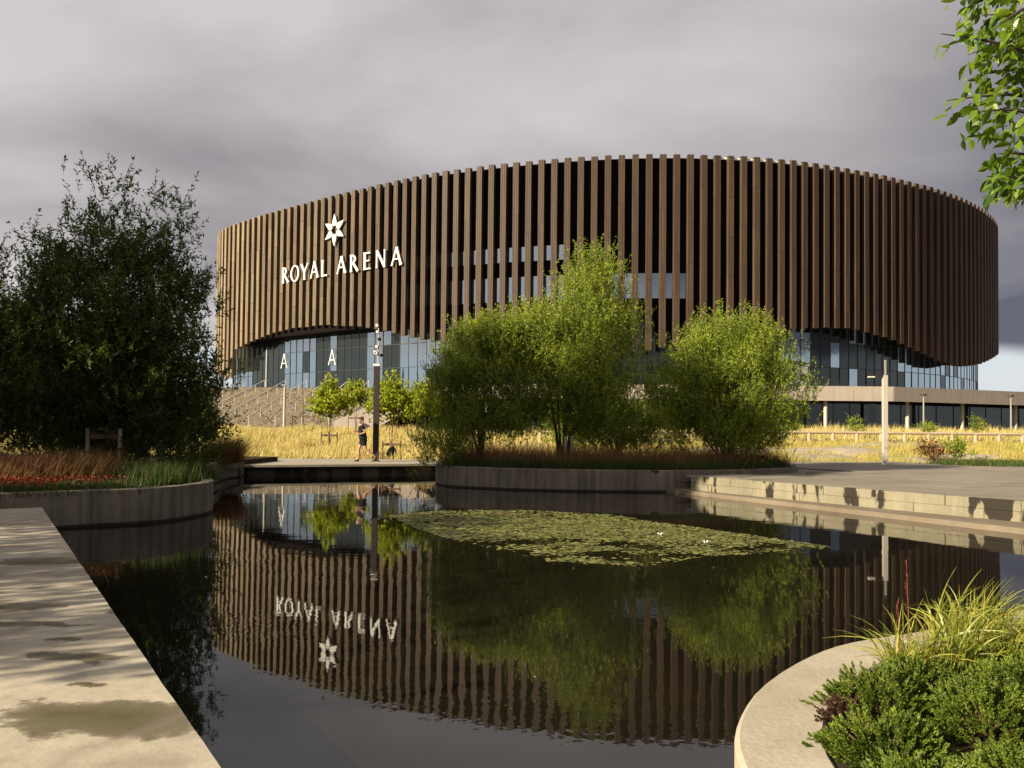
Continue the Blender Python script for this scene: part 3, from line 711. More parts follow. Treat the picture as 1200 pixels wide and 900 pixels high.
# ------------------------------------------------------------ vegetation helpers
def unit(v): return v/np.maximum(np.linalg.norm(v, axis=-1, keepdims=True), 1e-9)
def leaf_quads(base, direc, length, width):
    """rhombic leaf faces: base points, unit directions, lengths, widths"""
    n_ = len(base); r = unit(RNG.normal(size=(n_, 3))); side = unit(np.cross(direc, r))
    L = length[:, None]; W = width[:, None]
    mid = base + direc*L*.45
    return np.stack([base, mid+side*W*.5, base+direc*L, mid-side*W*.5], 1).reshape(-1, 3)
def tree(name, label, cat, base, stems, lobes, nclump, whips, leaves, llen, lwid, lm, bm_, up=.7, whl=.6, spread=.38, group=None, seed=1, rad=.09, droop=0.0, part='crown'):
    global RNG
    RNG = np.random.default_rng(seed); rnd = random.Random(seed)
    t = thing(name, label, cat, base, 0, group)
    lobes = np.array(lobes, float)               # cx cy cz rx ry rz, relative to base
    vol = lobes[:, 3]*lobes[:, 4]*lobes[:, 5]; pr = vol**.8; pr /= pr.sum()
    ids = RNG.choice(len(lobes), nclump, p=pr); d = unit(RNG.normal(size=(nclump, 3))); rr = RNG.random(nclump)**.42
    C = lobes[ids, :3]+d*lobes[ids, 3:]*rr[:, None]; ctr = lobes[ids, :3]
    # limbs
    wood = MB(); limb_pts = []
    top = max(l[2] for l in lobes)
    for (sx, sy, ex, ey, ez, r0) in stems:
        pts = []
        for q in range(9):
            f_ = q/8; pts.append(Vector((sx+(ex-sx)*f_**1.4+.06*math.sin(q*1.9+sx*9)*f_, sy+(ey-sy)*f_**1.4+.05*math.cos(q*2.3+sy*7)*f_, ez*f_)))
        wood.tube(pts, [r0*(1-.82*q/8) for q in range(9)], 7); limb_pts += [(p, r0*(1-.82*q/8)) for q, p in enumerate(pts) if q >= 2]
    LP = np.array([tuple(p) for p, _ in limb_pts]); 
    order = np.argsort(np.linalg.norm(C-LP.mean(0), axis=1))
    for ci in order[:min(nclump, 170)]:
        c = C[ci]; dd = np.linalg.norm(LP-c, axis=1)+np.maximum(0, LP[:, 2]-c[2]+.2)*2; j = int(np.argmin(dd)); a = Vector(LP[j]); b = Vector(c)
        mid = (a+b)/2+Vector((0, 0, -.06*(b-a).length))+Vector((rnd.gauss(0, .05), rnd.gauss(0, .05), 0))
        r0 = min(.03, .008+.012*(b-a).length)
        wood.tube([a, mid, b], [r0, r0*.7, r0*.35], 4, False); LP = np.vstack([LP, [tuple(mid), tuple(b)]])
    wood.obj('trunk', bm_, t, True)
    # whips
    NW = nclump*whips; wc = np.repeat(np.arange(nclump), whips)
    B = C[wc]+RNG.normal(size=(NW, 3))*spread*np.array([1, 1, .8])
    outw = unit(B-ctr[wc]*np.array([1, 1, 0])-np.array([0, 0, 0])*1.0); outw[:, 2] *= .3
    D = unit(outw*.55+np.array([0, 0, up])+RNG.normal(size=(NW, 3))*.38)
    WL = whl*(.5+RNG.random(NW))
    tw = []
    nd_ = np.arange(NW)
    # thin whips drawn as slim quads
    sd_ = unit(np.cross(D, unit(RNG.normal(size=(NW, 3)))))*.004
    Q = np.stack([B-sd_, B+sd_, B+D*WL[:, None]+sd_*.3, B+D*WL[:, None]-sd_*.3], 1).reshape(-1, 3)
    fast_mesh('twigs', Q, 4, bm_, t)['kind'] = 'stuff'
    li = np.repeat(nd_, leaves); f_ = RNG.random(len(li))
    Bp = B[li]+D[li]*(WL[li]*f_)[:, None]; Bp[:, 2] -= droop*f_**2*WL[li]
    dl = unit(D[li]*.55+unit(RNG.normal(size=(len(li), 3)))*.75+np.array([0, 0, -droop]))
    V = leaf_quads(Bp, dl, llen*(.6+.7*RNG.random(len(li))), lwid*(.7+.6*RNG.random(len(li))))
    c = fast_mesh(part, V, 4, lm, t); c['kind'] = 'stuff'
    return t
def blades(n_, pos, hgt, wid, lean=.25, bias=(0, 0)):
    """single-triangle grass blades"""
    a = RNG.random(n_)*6.283; s_ = np.stack([np.cos(a), np.sin(a), np.zeros(n_)], 1)*wid[:, None]*.5
    tip = pos+np.stack([RNG.normal(size=n_)*lean*hgt+bias[0]*hgt, RNG.normal(size=n_)*lean*hgt+bias[1]*hgt, hgt], 1)
    return np.stack([pos-s_, pos+s_, tip], 1).reshape(-1, 3)

# ------------------------------------------------------------ trees in the planters
tree('willow_tree', 'dark bushy tree with loose top sprays between two stakes in the left planter', 'tree', (-8.95, 19, .5),
     [(0, 0, .1, 0, 5.2, .10), (0, 0, -.9, .2, 4.6, .06), (0, 0, 1.1, -.1, 4.9, .06), (0, 0, .5, .5, 4, .05)],
     [(0, 0, 3.6, 1.8, 1.6, 1.6), (.75, 0, 2.7, 1.5, 1.3, 1.5), (-.9, 0, 2.5, 1.6, 1.3, 1.6), (-.1, 0, 4.7, 1.3, .9, .8), (.9, 0, 4.6, .9, .8, .7), (-.9, 0, 4.5, .8, .8, .8), (-.15, 0, 6.55, .38, .36, .6), (-.1, 0, 5.9, .5, .4, .6), (-.45, 0, 5.5, .4, .4, .5), (1.5, 0, 5.95, .38, .35, .5), (1.35, 0, 5.5, .4, .35, .4), (1.0, 0, 5.1, .5, .4, .4), (1.75, .1, 4.1, .6, .6, .7), (-1.5, 0, 4.5, .55, .6, .6), (.3, 0, 5.5, .35, .4, .4), (1.6, .2, 1.7, .85, .8, .9), (0, .6, 1.2, 2.1, 1.2, .9), (-1.2, .5, 1.5, 1.5, 1.0, 1.0), (1.2, .5, 1.0, 1.2, 1.0, .8), (-1.4, 0, 3.6, .6, .6, .6)],
     400, 15, 17, .105, .032, M_olive, M_barkdark, seed=21, whl=.42, spread=.2)
tree('willow_tree', 'dark loose tree cut by the left edge of the picture', 'tree', (-12.1, 17.6, .5),
     [(0, 0, .3, 0, 4.2, .08), (0, 0, -.6, .3, 4.0, .06), (0, 0, 1.1, .1, 3.6, .05)],
     [(0, 0, 2.9, 1.7, 1.5, 1.8), (1.0, 0, 2.4, 1.2, 1.2, 1.5), (.9, 0, 4.2, .6, .6, .8), (0, 0, 4.6, .9, .8, .8), (0, 0, 1.4, 2.1, 1.4, .9)],
     300, 16, 17, .095, .027, M_olive, M_barkdark, seed=22, whl=.42, spread=.28)
tree('willow_tree', 'broad dark tree behind the other two in the left planter', 'tree', (-12.4, 24, .5),
     [(0, 0, .3, 0, 4.2, .09), (0, 0, -1.6, .3, 3.8, .06), (0, 0, 1.6, .1, 3.8, .06)],
     [(0, 0, 2.9, 2.9, 1.8, 2.0), (1.7, 0, 2.2, 1.6, 1.4, 1.6), (-1.8, 0, 2.6, 1.6, 1.4, 1.8), (0, 0, 1.3, 3.2, 1.6, .9), (2.6, .3, 1.3, 1.1, 1.0, .9), (-.5, 0, .55, 3.0, 1.2, .5), (2.2, 0, .55, 2.0, 1.2, .5)],
     520, 16, 17, .10, .034, M_olive, M_barkdark, seed=23, whl=.45, spread=.3)
for i, (x, y, sc, sd_) in enumerate([(-13.4, 8.6, 1.0, 31), (-16.8, 13.2, 1.15, 32), (-19.5, 19.5, 1.15, 33), (-11.4, 3.4, .85, 34), (-13.7, 4.9, 1.05, 35), (-10.3, 1.2, .75, 36)]):
    tree('street_tree', ['leafy tree out of frame on the left, nearest the near platform', 'leafy tree out of frame on the left, beside the planter end', 'largest leafy tree out of frame behind the left planter', 'smallest leafy tree out of frame, left of the camera', 'leafy tree out of frame, behind the smallest one on the left', 'low leafy tree out of frame, directly left of the camera'][i], 'tree', (x, y, .35),
         [(0, 0, .1, 0, 4.5*sc, .12), (0, 0, -.9, .4, 4.2*sc, .07), (0, 0, .9, -.3, 4.3*sc, .07)],
         [(0, 0, 4.4*sc, 1.9*sc, 1.9*sc, 1.7*sc), (.9*sc, .2, 3.5*sc, 1.4*sc, 1.4*sc, 1.3*sc), (-.8*sc, -.2, 3.6*sc, 1.4*sc, 1.4*sc, 1.3*sc)] + ([(0, 0, 2.0*sc, 1.8*sc, 1.8*sc, 1.2*sc)] if i in (1, 2) else []),
         (200 if i < 3 else 48), 11, 10, .13, .08, M_olive, M_bark, seed=sd_, whl=.45, spread=.32, group='trees along the left of the platform')
for i, (x, y, h, lab) in enumerate([(-17.6, 10.9, 15.2, 'tall unseen poplar added to shade the willows, on the left nearest the platform'), (-19.7, 13.6, 13.8, 'tall unseen poplar added to shade the willows, on the left nearest the planter corner'), (-25.5, 12.5, 13.9, 'tall unseen poplar added to shade the willows, on the left farthest from the pond')]):
    tree('shade_poplar', lab, 'tree', (x, y, .35), [(0, 0, 0, 0, h-1.5, .22), (0, 0, -.8, .4, h*.7, .1), (0, 0, .9, -.4, h*.7, .1)],
         [(0, 0, h*.66, 2.4, 2.4, 1.8), (0, 0, h*.80, 2.5, 2.5, 1.9), (0, 0, h*.90, 1.9, 1.9, 1.4)], 150, 12, 12, .2, .14, M_olive, M_bark, seed=61+i, whl=.6, spread=.42, group='added shade poplars beyond the left edge')  # unseen poplars, added and sized to shade the lower willows
tree('willow_bush', 'tall bright yellow green willow in the middle of the central planter', 'tree', (1.62, 27.0, .5),
     [(0, 0, .7, 0, 5.6, .08), (-.1, .1, -.9, .2, 4.8, .06), (.1, .1, 1.9, .1, 4.9, .06), (0, -.1, .2, -.4, 4.6, .05), (.05, 0, 1.3, -.5, 4.4, .05), (-.05, 0, -.4, -.4, 4.2, .05)],
     [(.6, 0, 4.6, 1.35, 1.2, 1.4), (.9, 0, 5.9, .85, .8, .85), (1.0, 0, 3.4, 1.45, 1.3, 1.4), (1.9, 0, 4.3, .55, .6, 1.25), (-.5, 0, 3.7, 1.35, 1.2, 1.3), (-1.3, 0, 3.9, .9, .9, 1.1), (.2, 0, 2.3, 1.9, 1.5, 1.1), (.8, -.2, 1.5, 1.5, 1.2, .7)],
     430, 19, 19, .078, .024, M_willow, M_bark, up=.85, whl=.5, spread=.22, seed=41)
tree('willow_bush', 'lower bright willow hanging over the left end of the central planter', 'tree', (-.95, 26.6, .5),
     [(0, 0, -.4, 0, 4.0, .06), (0, 0, .6, .2, 4.1, .05), (0, 0, -1.1, .1, 3.0, .05), (0, 0, .2, -.4, 3.3, .05)],
     [(0, 0, 3.1, 1.2, 1.1, 1.3), (.1, 0, 3.9, .8, .8, .7), (-.6, 0, 2.3, 1.05, 1.1, 1.4), (.8, 0, 3.6, .9, .9, 1.1), (-.9, -.2, 1.0, .9, .9, .9), (.6, 0, 1.6, 1.2, 1.1, 1.0), (-1.25, -.3, .35, .5, .5, .5)],
     330, 18, 18, .078, .024, M_willow, M_bark, up=.8, whl=.45, spread=.21, seed=42)
tree('willow_bush', 'rounded many stemmed willow at the right end of the central planter', 'tree', (6.75, 27.2, .5),
     [(0, 0, .2, 0, 4.1, .06), (-.1, 0, -1.3, .2, 3.5, .05), (.1, 0, 1.5, .1, 3.5, .05), (.05, -.1, .8, -.4, 3.8, .05), (-.05, -.1, -.7, -.4, 3.7, .05), (0, .1, 1.9, .2, 2.6, .04), (0, 0, -2, 0, 2.4, .04)],
     [(0, 0, 3.3, 1.6, 1.4, 1.2), (-.9, 0, 3.0, 1.4, 1.3, 1.3), (1.2, 0, 3.0, 1.3, 1.3, 1.3), (.2, 0, 4.2, 1.35, .9, .75), (-.8, 0, 4.1, .6, .6, .5), (1.1, 0, 4.1, .5, .5, .6), (0, .2, 1.1, 2.2, 1.3, .6), (0, 0, 1.8, 2.35, 1.6, 1.0), (2.0, 0, 2.0, .8, .8, .8), (-1.9, 0, 2.2, .6, .7, .7), (.4, -.2, 1.0, 1.6, 1.2, .5)],
     470, 19, 19, .074, .024, M_willow, M_bark, up=.85, whl=.42, spread=.21, seed=43)
tree('willow_bush', 'shaded willow bush between and behind the two larger willows', 'tree', (3.9, 31.0, .5),
     [(0, 0, -.4, 0, 2.6, .05), (0, 0, .6, .2, 2.8, .05)],
     [(-.9, 0, 1.7, 1.2, 1.0, .9), (1.0, 0, 1.5, 1.1, 1.0, .8), (0, 0, .9, 1.7, 1.0, .7), (-1.6, 0, 1.2, 1.0, .9, .9)],
     220, 16, 16, .078, .024, M_willow, M_bark, up=.8, whl=.42, spread=.26, seed=44)

# ------------------------------------------------------------ stakes
def stakes(x, y, z, w, h, lab, n_=2, r=.045, band=True):
    t = thing('tree_stake_frame', lab, 'tree stakes', (x, y, z), 0, 'timber stakes around the trees')
    pos = [(-w, 0), (w, 0)] if n_ == 2 else [(-w, -.15), (w*.1, -.3), (w, .1)]
    for (a, b) in pos: MB().tube([(a, b, 0), (a*1.02, b, h)], [r, r*.95], 7).obj('stake', M_stake if n_ == 3 else M_wood, t)
    if band: MB().box(-w, -.02, h-.22, w, .02, h-.12).obj('crossbar', M_stake, t)
stakes(-8.93, 18.7, .54, .35, 1.1, 'pair of pale stakes round the dark tree in the left planter')
stakes(1.75, 26.2, .54, .1, 1.0, 'two short pale stakes at the foot of the tallest willow', r=.05, band=False)

# ------------------------------------------------------------ young trees in the dry grass
yt = [(-9.6, 45, 1.0, 1.35, 'young bright green tree left of the others, above the stairs slope', 51, 'dark stake frame round the leftmost young tree'),
      (-12.6, 69, 1.25, 1.5, 'young bright green tree farthest back, beside the ramp wall', 52, 'stake frame by the ramp wall, farthest back'),
      (-5.4, 38.5, .98, 1.15, 'young green tree just right of the dark lamp post', 53, 'stake frame with a black watering bag right of the lamp post'),
      (-4.4, 43, 1.0, 1.1, 'young green tree partly behind the left willow', 54, 'stake frame partly behind the left willow')]
for x, y, sc, w_, lab, sd_, sl_ in yt:
    z = gz(x, y); f = y/45*1.0
    tree('young_tree', lab, 'tree', (x, y, z), [(0, 0, .05, 0, 3.2*sc, .035), (0, .02, -.4, .1, 2.9*sc, .02), (0, 0, .5, 0, 2.9*sc, .02)],
         [(0, 0, 2.5*sc, .85*w_/1.2, .8, .65*sc), (-.45, 0, 2.25*sc, .6, .5, .5), (.5, 0, 2.35*sc, .6, .5, .5), (.12, 0, 3.3*sc, .38, .35, .55), (-.35, 0, 3.0*sc, .4, .3, .4)],
         64, 7, 10, .13, .11, M_ginkgo, M_stake, up=.45, whl=.35, spread=.17, seed=sd_, group='young trees in the dry grass')
    stakes(x, y-.05, z, .38*max(1, f), 1.0*max(.8, f), sl_, 3, .035)
t = MB().tube([(-5.36, 38.2, gz(-5, 38)), (-5.36, 38.2, gz(-5, 38)+.25), (-5.33, 38.2, gz(-5, 38)+.5), (-5.33, 38.2, gz(-5, 38)+.62)], [.3, .27, .18, .08], 12)
tag(t.obj('watering_bag', M_black, None, True), 'black watering bag at the foot of the young tree by the lamp post', 'watering bag')
sp = thing('sapling', 'bare thin sapling in front of the stone steps, right of the pale pole', 'sapling', (-18.4, 75, gz(-18, 75)))
MB().tube([(0, 0, 0), (.05, 0, 2), (-.02, 0, 4.2)], [.05, .04, .02], 5).obj('trunk', M_stake, sp)
stakes(-18.3, 74.8, gz(-18, 75), .9, 1.5, 'stake frame round the bare sapling below the steps', 3, .05)

# ------------------------------------------------------------ grass
def field(name, lab, regions, m, dens_list, hmul=1.0):
    V = []
    for (fx, y0, y1, n_) in regions:
        y = y0+(y1-y0)*RNG.random(n_)**.9; u = RNG.random(n_); lo, hi = fx
        x = (lo+(hi-lo)*u)*y
        cl = np.sin(x*1.7+y*.9)*np.cos(y*1.1-x*.6)+.6*np.sin(x*4.3)*np.sin(y*3.1)
        keep = RNG.random(n_) < np.clip(.55+.4*cl, .12, 1); x, y, cl = x[keep], y[keep], cl[keep]
        z = np.array([gz(a, b) for a, b in zip(x, y)])
        big = np.sin(x*.55+1.3)*np.cos(y*.43+x*.2)+.5*np.sin(x*1.3-y*.7)
        h = (.20+.45*RNG.random(len(x))**1.3)*(1+.30*cl)*np.clip(1+.45*big, .3, 1.6)*hmul*.85*np.where((x > 3) & (np.abs(y-59) < 3.5), .55, 1)
        V.append(blades(len(x), np.stack([x, y, z-.02], 1), h, .010+.00045*y, .30, (.15, .02)))
    return tag(fast_mesh(name, np.vstack(V), 3, m), lab, 'grass', kind='stuff')
RNG = np.random.default_rng(5)
field('dry_grass', 'tall golden dry grass between the far path and the stone steps', [((-.36, -.08), 37.2, 79, 115000), ((-.9, -.36), 37.2, 70, 20000)], M_straw, None)
field('dry_grass', 'yellow green tall grass on the right, between paving and log fence', [((.04, .33), 37.6, 60, 35000), ((.27, .68), 37.3, 60, 120000)], M_greenstraw, None, .72)
field('dry_grass', 'golden dry grass behind the log fence at the podium foot', [((.05, .66), 61, 92, 36000)], M_straw, None, 1.2)
field('dry_grass', 'dry grass out of sight behind the central planter', [((-.08, .05), 37.6, 75, 14000)], M_straw, None)
# bare gravel patches among the weeds
def patch(x, y, rx, ry, h):
    m = []; n_ = 26; z = gz(x, y)
    v = [(x, y, z+h)]; f = []
    for r_, hh in ((.5, .8), (1, 0)):
        for k_ in range(n_):
            a = 6.283*k_/n_; q = 1+.22*math.sin(3*a+x)+.12*math.sin(7*a); xx = x+rx*r_*q*math.cos(a); yy = y+ry*r_*q*math.sin(a)
            v.append((xx, yy, gz(xx, yy)+h*hh+(.02 if r_ < 1 else -.03)))
    for k_ in range(n_): j = (k_+1) % n_; f += [(0, 1+k_, 1+j), (1+k_, 1+n_+k_, 1+n_+j, 1+j)]
    tag(mesh_obj('gravel_patch', v, f, M_gravel, smooth=True), kind='structure')
for a in ((13.8, 40.5, 2.8, 1.3, .34), (17.0, 44, 3.8, 1.8, .50), (22.5, 42.0, 2.2, .9, .32), (24.5, 52, 4.5, 2.0, .35), (19.0, 40.0, 2.0, .8, .25), (12.5, 47, 3.0, 1.6, .3)): patch(*a)
# weeds on the right
wd = [(19.2, 39.2, 1.1, 'reddish brown seeding weed at the right edge of the grass'), (20.8, 40, 1.3, 'tall leafy weed cut by the right edge'), (26.5, 66, 1.9, 'leafy green weed behind the log fence, right of the pale lamp post'),
      (33, 68, 1.6, 'leafy green weed behind the log fence near the right edge'), (37, 68, 2.0, 'tallest leafy weed behind the fence at the right edge'), (22, 67, 1.3, 'small leafy weed behind the log fence, near the thin column')]
for i, (x, y, h, lab) in enumerate(wd):
    tree('weed', lab, 'plant', (x, y, gz(x, y)), [(0, 0, .1, 0, h*.8, .02), (0, 0, -.3, 0, h*.6, .015), (0, 0, .35, 0, h*.6, .015)],
         [(0, 0, h*.5, h*.35, .35, h*.38), (.3, 0, h*.35, h*.3, .3, h*.28)], 26, 6, 8, .11, .05, M_orange if i == 0 else M_willow, M_stake, whl=.3, spread=.12, seed=70+i, group='weeds in the dry grass', part='leaves')

def clump_grass(name, lab, pts, n_, h, m, lean=.35, wid=.012, cat='grass', bias=(0, 0), zc=.54):
    pts = np.array(pts, float); i = RNG.integers(0, len(pts), n_)
    p = np.column_stack([pts[i, 0]+RNG.normal(size=n_)*pts[i, 2], pts[i, 1]+RNG.normal(size=n_)*pts[i, 2], np.full(n_, zc)])
    return tag(fast_mesh(name, blades(n_, p, h*(.5+.8*RNG.random(n_)), np.full(n_, wid), lean, bias), 3, m), lab, cat, kind='stuff')
RNG = np.random.default_rng(6)
clump_grass('ornamental_grass', 'orange brown plumes of grass at the far left planter edge', [(-9.7, 15.8, .35), (-9.0, 16.4, .4), (-10.2, 16.8, .5), (-8.4, 16.6, .3)], 6500, .62, M_orange, .35, .010, bias=(.4, 0))
clump_grass('ornamental_grass', 'orange grass tuft spilling over the far end of the left planter wall', [(-9.3, 27.6, .16), (-9.5, 26.9, .25), (-9.6, 28.2, .3)], 4200, .75, M_orange, .42, .014, bias=(.45, -.1))
clump_grass('ornamental_grass', 'dim green and rust grass along the left planter wall end', [(-6.9, 16.6, .25), (-7.4, 17.2, .35), (-6.9, 17.6, .25), (-7.9, 17.0, .35), (-6.9, 18.6, .2), (-8.6, 17.6, .3)], 9000, .42, M_greengrass, .3, .012)
xs_ = np.linspace(-1.6, 8.6, 24)
def cpy(x): return float(np.interp(x, [p[0] for p in CP_WALL[2:]], [p[1] for p in CP_WALL[2:]]))
clump_grass('ornamental_grass', 'rust orange feathery grass among the stems of the central willows', [(x, cpy(x)+1.3+.5*random.random(), .32) for x in xs_] + [(x, 29.5+random.random(), .5) for x in np.linspace(-1.5, 8, 14)], 17000, .66, M_orange, .34, .014)
clump_grass('ornamental_grass', 'green low grass along the rim of the central planter', [(x, cpy(x)+.62, .16) for x in np.linspace(-1.7, 8.6, 40)], 22000, .30, M_greengrass, .25, .012)
clump_grass('ground_cover', 'low green plants at the right edge beside the paving', [(18.5, 34.5, .6), (20, 34.2, .8), (22, 34.4, 1)], 9000, .25, M_greengrass, .4, .03, zc=.44)
# flowers
def flowers():
    RNG_ = np.random.default_rng(9); n_ = 1500
    base = np.array(offset(plw, .55)); base = base[(base[:, 0] < -6.9) & (base[:, 1] < 16.2)]
    i = RNG_.integers(0, len(base), n_); p = base[i]+RNG_.normal(size=(n_, 2))*.28
    ok = p[:, 1] > 13.4+np.maximum(0, (p[:, 0]+8.2))*.8; p = p[ok]; n_ = len(p)
    keep = RNG_.random(n_) < np.clip((-6.7-p[:, 0])/1.6, .05, 1); p = p[keep]; n_ = len(p)
    z = .70+.12*RNG_.random(n_); V = []
    for k_ in range(5):
        a = RNG_.random(n_)*6.28; d = np.stack([np.cos(a), np.sin(a), .4+.3*RNG_.random(n_)], 1)
        b = np.column_stack([p, z]); V.append(leaf_quads(b, unit(d), np.full(n_, .035), np.full(n_, .028)))
    tag(fast_mesh('flower_bed', np.vstack(V), 4, M_flower), 'orange red flowers massed behind the left planter wall', 'flowers', kind='stuff')
    global RNG
    clump_grass('flower_foliage', 'dark low foliage beneath the orange red flowers', [(x, y, .25) for x, y in base[::2]], 9000, .2, M_greengrass, .4, .02, cat='foliage')
flowers()

# ------------------------------------------------------------ lily pads
def pads():
    r = np.random.default_rng(3)
    reg = [(-2.4, 16.6), (-1.4, 17.9), (.4, 18.1), (2.0, 17.3), (3.0, 15.6), (4.75, 12.8), (4.2, 12.1), (2.7, 11.7), (1.6, 10.7), (.5, 11.1), (-.6, 12.6), (-1.5, 14.3)]
    n_ = 52000; x = r.uniform(-2.6, 5.1, n_); y = r.uniform(10.5, 18.3, n_)
    A, B = [np.array(q) for q in zip(*reg)]
    ok = np.zeros(n_, bool)
    for i in range(len(reg)):
        x1, y1 = reg[i]; x2, y2 = reg[i-1]
        c = ((y1 > y) != (y2 > y)) & (x < (x2-x1)*(y-y1)/(y2-y1+1e-12)+x1); ok ^= c
    nz = .5+.3*np.sin(1.9*x+2.3*y)*np.cos(2.9*y-1.3*x)+.25*np.sin(5.3*x-2*y)*np.cos(6.1*y)+.2*np.sin(.9*y+1)
    nz += .25*((y < 13.2)*-1+.4); dist = np.abs(y-12.9-.3*np.sin(x*2)) < .22
    ok &= (r.random(n_) < np.clip(nz*1.5-.05, 0.02, 1)) & ~(dist & (x < 1.2) & (r.random(n_) < .9))
    x, y = x[ok], y[ok]; n_ = len(x); rad = .014+.040*r.random(n_)**1.7; z = .003+.014*r.random(n_)
    V = []
    a0 = r.random(n_)*6.28; tx, ty = r.normal(size=n_)*.07, r.normal(size=n_)*.07
    ring_ = []
    for k_ in range(5):
        a = a0+.25+k_*5.78/4; dx, dy = rad*np.cos(a), rad*np.sin(a); ring_.append(np.stack([x+dx, y+dy, z+dx*tx+dy*ty+.002], 1))
    V = np.stack(ring_+[np.stack([x, y, z], 1)], 1).reshape(-1, 3)
    tag(fast_mesh('lily_pads', V, 6, M_pad), 'mat of small olive green water plants floating in the middle of the pond', 'water plants', kind='stuff')
pads()
def lily(x, y, lab):
    t = thing('water_lily', lab, 'flower', (x, y, .012), 0, 'white water lilies on the pond')
    for k_ in range(7):
        a = k_*.9; MB().add([(0, 0, 0), (.05*math.cos(a-.3), .05*math.sin(a-.3), .03), (.075*math.cos(a), .075*math.sin(a), .05), (.05*math.cos(a+.3), .05*math.sin(a+.3), .03)], [(0, 1, 2, 3)]).obj('petal', M_white, t)
lily(2.42, 13.9, 'white water lily nearest the centre of the floating plants'); lily(2.95, 12.95, 'white water lily farther right on the floating plants')

r = np.random.default_rng(8); n_ = 150
x = r.uniform(-4.2, 5.5, n_); y = r.uniform(4.3, 23, n_); ok = (x > -.55*y) & ((x-2)**2/14+(y-8.5)**2/9 < 2.4) | (y > 19); x, y = x[ok], y[ok]; n_ = len(x)
RNG = r; a = r.random(n_)*6.28
tag(fast_mesh('floating_leaves', leaf_quads(np.stack([x, y, np.full(n_, .006)], 1), np.stack([np.cos(a), np.sin(a), r.normal(size=n_)*.03], 1), .02+.03*r.random(n_), .008+.01*r.random(n_)), 4, M_greengrass), 'small scattered leaves floating on the open pond water', 'fallen leaves', kind='stuff')
# ------------------------------------------------------------ lamp posts, poles, fence
t = thing('lamp_post', 'dark square steel lamp post with white cap beside the runner', 'lamp post', (-5.5, 34.6, .38))
MB().box(-.11, -.11, 0, .11, .11, 3.85).obj('post', M_post, t); MB().box(-.13, -.13, 3.86, .13, .13, 3.95).obj('cap', M_white, t); MB().box(-.16, -.16, 0, .16, .16, .02).obj('base_plate', M_post, t)
t = thing('lamp_post', 'pale grey tapered lamp post with short arm at the edge of the right paving', 'lamp post', (14.6, 33.4, .44))
MB().prism([(-.085, -.08), (.085, -.08), (.085, .08), (-.085, .08)], 0, 3.55).obj('post', M_greypost, t)
a = MB().box(-.62, -.07, 3.5, -.1, .07, 3.58).obj('arm', M_post, t); MB().box(-.64, -.09, 3.46, -.42, .09, 3.50).obj('lamp', M_white, a)
MB().box(-.01, -.03, 3.56, .05, .03, 4.15).obj('aerial', M_galv, t)
t = thing('camera_mast', 'slim pale mast with several small cameras behind the dark lamp post', 'mast', (-12.6, 80, 1.5))
MB().tube([(0, 0, 0), (0, 0, 6), (0, 0, 10)], [.10, .07, .05], 8).obj('pole', M_greypost, t)
for (dx, z) in ((-.15, 9.9), (.12, 9.8), (-.1, 9.3), (.1, 8.6), (-.15, 7.9), (-.3, 7.4), (.3, 7.1), (-.2, 7.3)):
    m = MB(); m.box(min(0, dx), -.03, z-.03, max(0, dx), .03, z+.03); c = m.obj('bracket', M_greypost, t); MB().box(dx-.12, -.25, z-.12, dx+.12, .15, z+.12).obj('camera', M_white if dx < 0 else M_black, c)
t = thing('pole', 'pale slender pole standing in front of the stone steps', 'pole', (-20.8, 78, 1.45))
MB().tube([(0, 0, 0), (0, 0, 2), (0, 0, 4.1)], [.14, .12, .1], 10).obj('shaft', M_greypost, t); MB().box(-.3, -.15, 4.1, .15, .15, 4.22).obj('head', M_galv, t)
t = thing('flagpole', 'thin pale pole before the dark lobby entrance at the left', 'pole', (-32.6, 113, ZP))
MB().tube([(0, 0, 0), (0, 0, 5)], [.12, .1], 8).obj('shaft', M_galv, t); MB().tube([(0, 0, 5), (0, 0, 5.08)], .14, 8).obj('finial', M_galv, t)
for x, y, h, lab in ((8.3, 66, 3.7, 'left of the two thin pale poles seen between the willows'), (9.5, 69, 4.2, 'right of the two thin pale poles seen between the willows')):
    t = thing('pole', lab, 'pole', (x, y, gz(x, y)), 0, 'pair of poles between the willows')
    MB().tube([(0, 0, 0), (0, 0, h)], [.12, .1], 8).obj('shaft', M_greypost, t); MB().tube([(0, 0, h), (0, 0, h+.08)], .14, 8).obj('cap', M_galv, t)
for x, y, lab in ((41.5, 86, 'thin lamp post before the podium, right of the pale lamp post'), (50.6, 86.5, 'thin lamp post before the podium, at the right edge')):
    t = thing('lamp_post', lab, 'lamp post', (x, y, 1.9), 0, 'thin lamp posts along the podium')
    MB().tube([(0, 0, 0), (0, 0, 3.7)], [.09, .07], 8).obj('post', M_galv, t); MB().tube([(0, 0, 3.7), (0, 0, 3.84)], [.3, .3], 12).obj('lamp_head', M_post, t)
fn = thing('log_fence', 'low pale log rail fence running across the grass before the podium', 'fence', (0, 60, 0))
rm = None
xf = 2.0; pf = None
while xf < 47:
    L = 1.72; yb = (xf-20)*.05; z = gz(xf, 60)
    MB().tube([(xf, yb, z-.1), (xf, yb, z+.62)], [.14, .13], 8).obj('post', M_wood, fn)
    MB().tube([(xf+.02, yb, z+.66), (xf+L/2, yb+.04, z+.67), (xf+L-.02, yb+.08, gz(xf+L, 60)+.66)], [.10, .11, .095], 8).obj('rail', M_wood, fn); xf += L

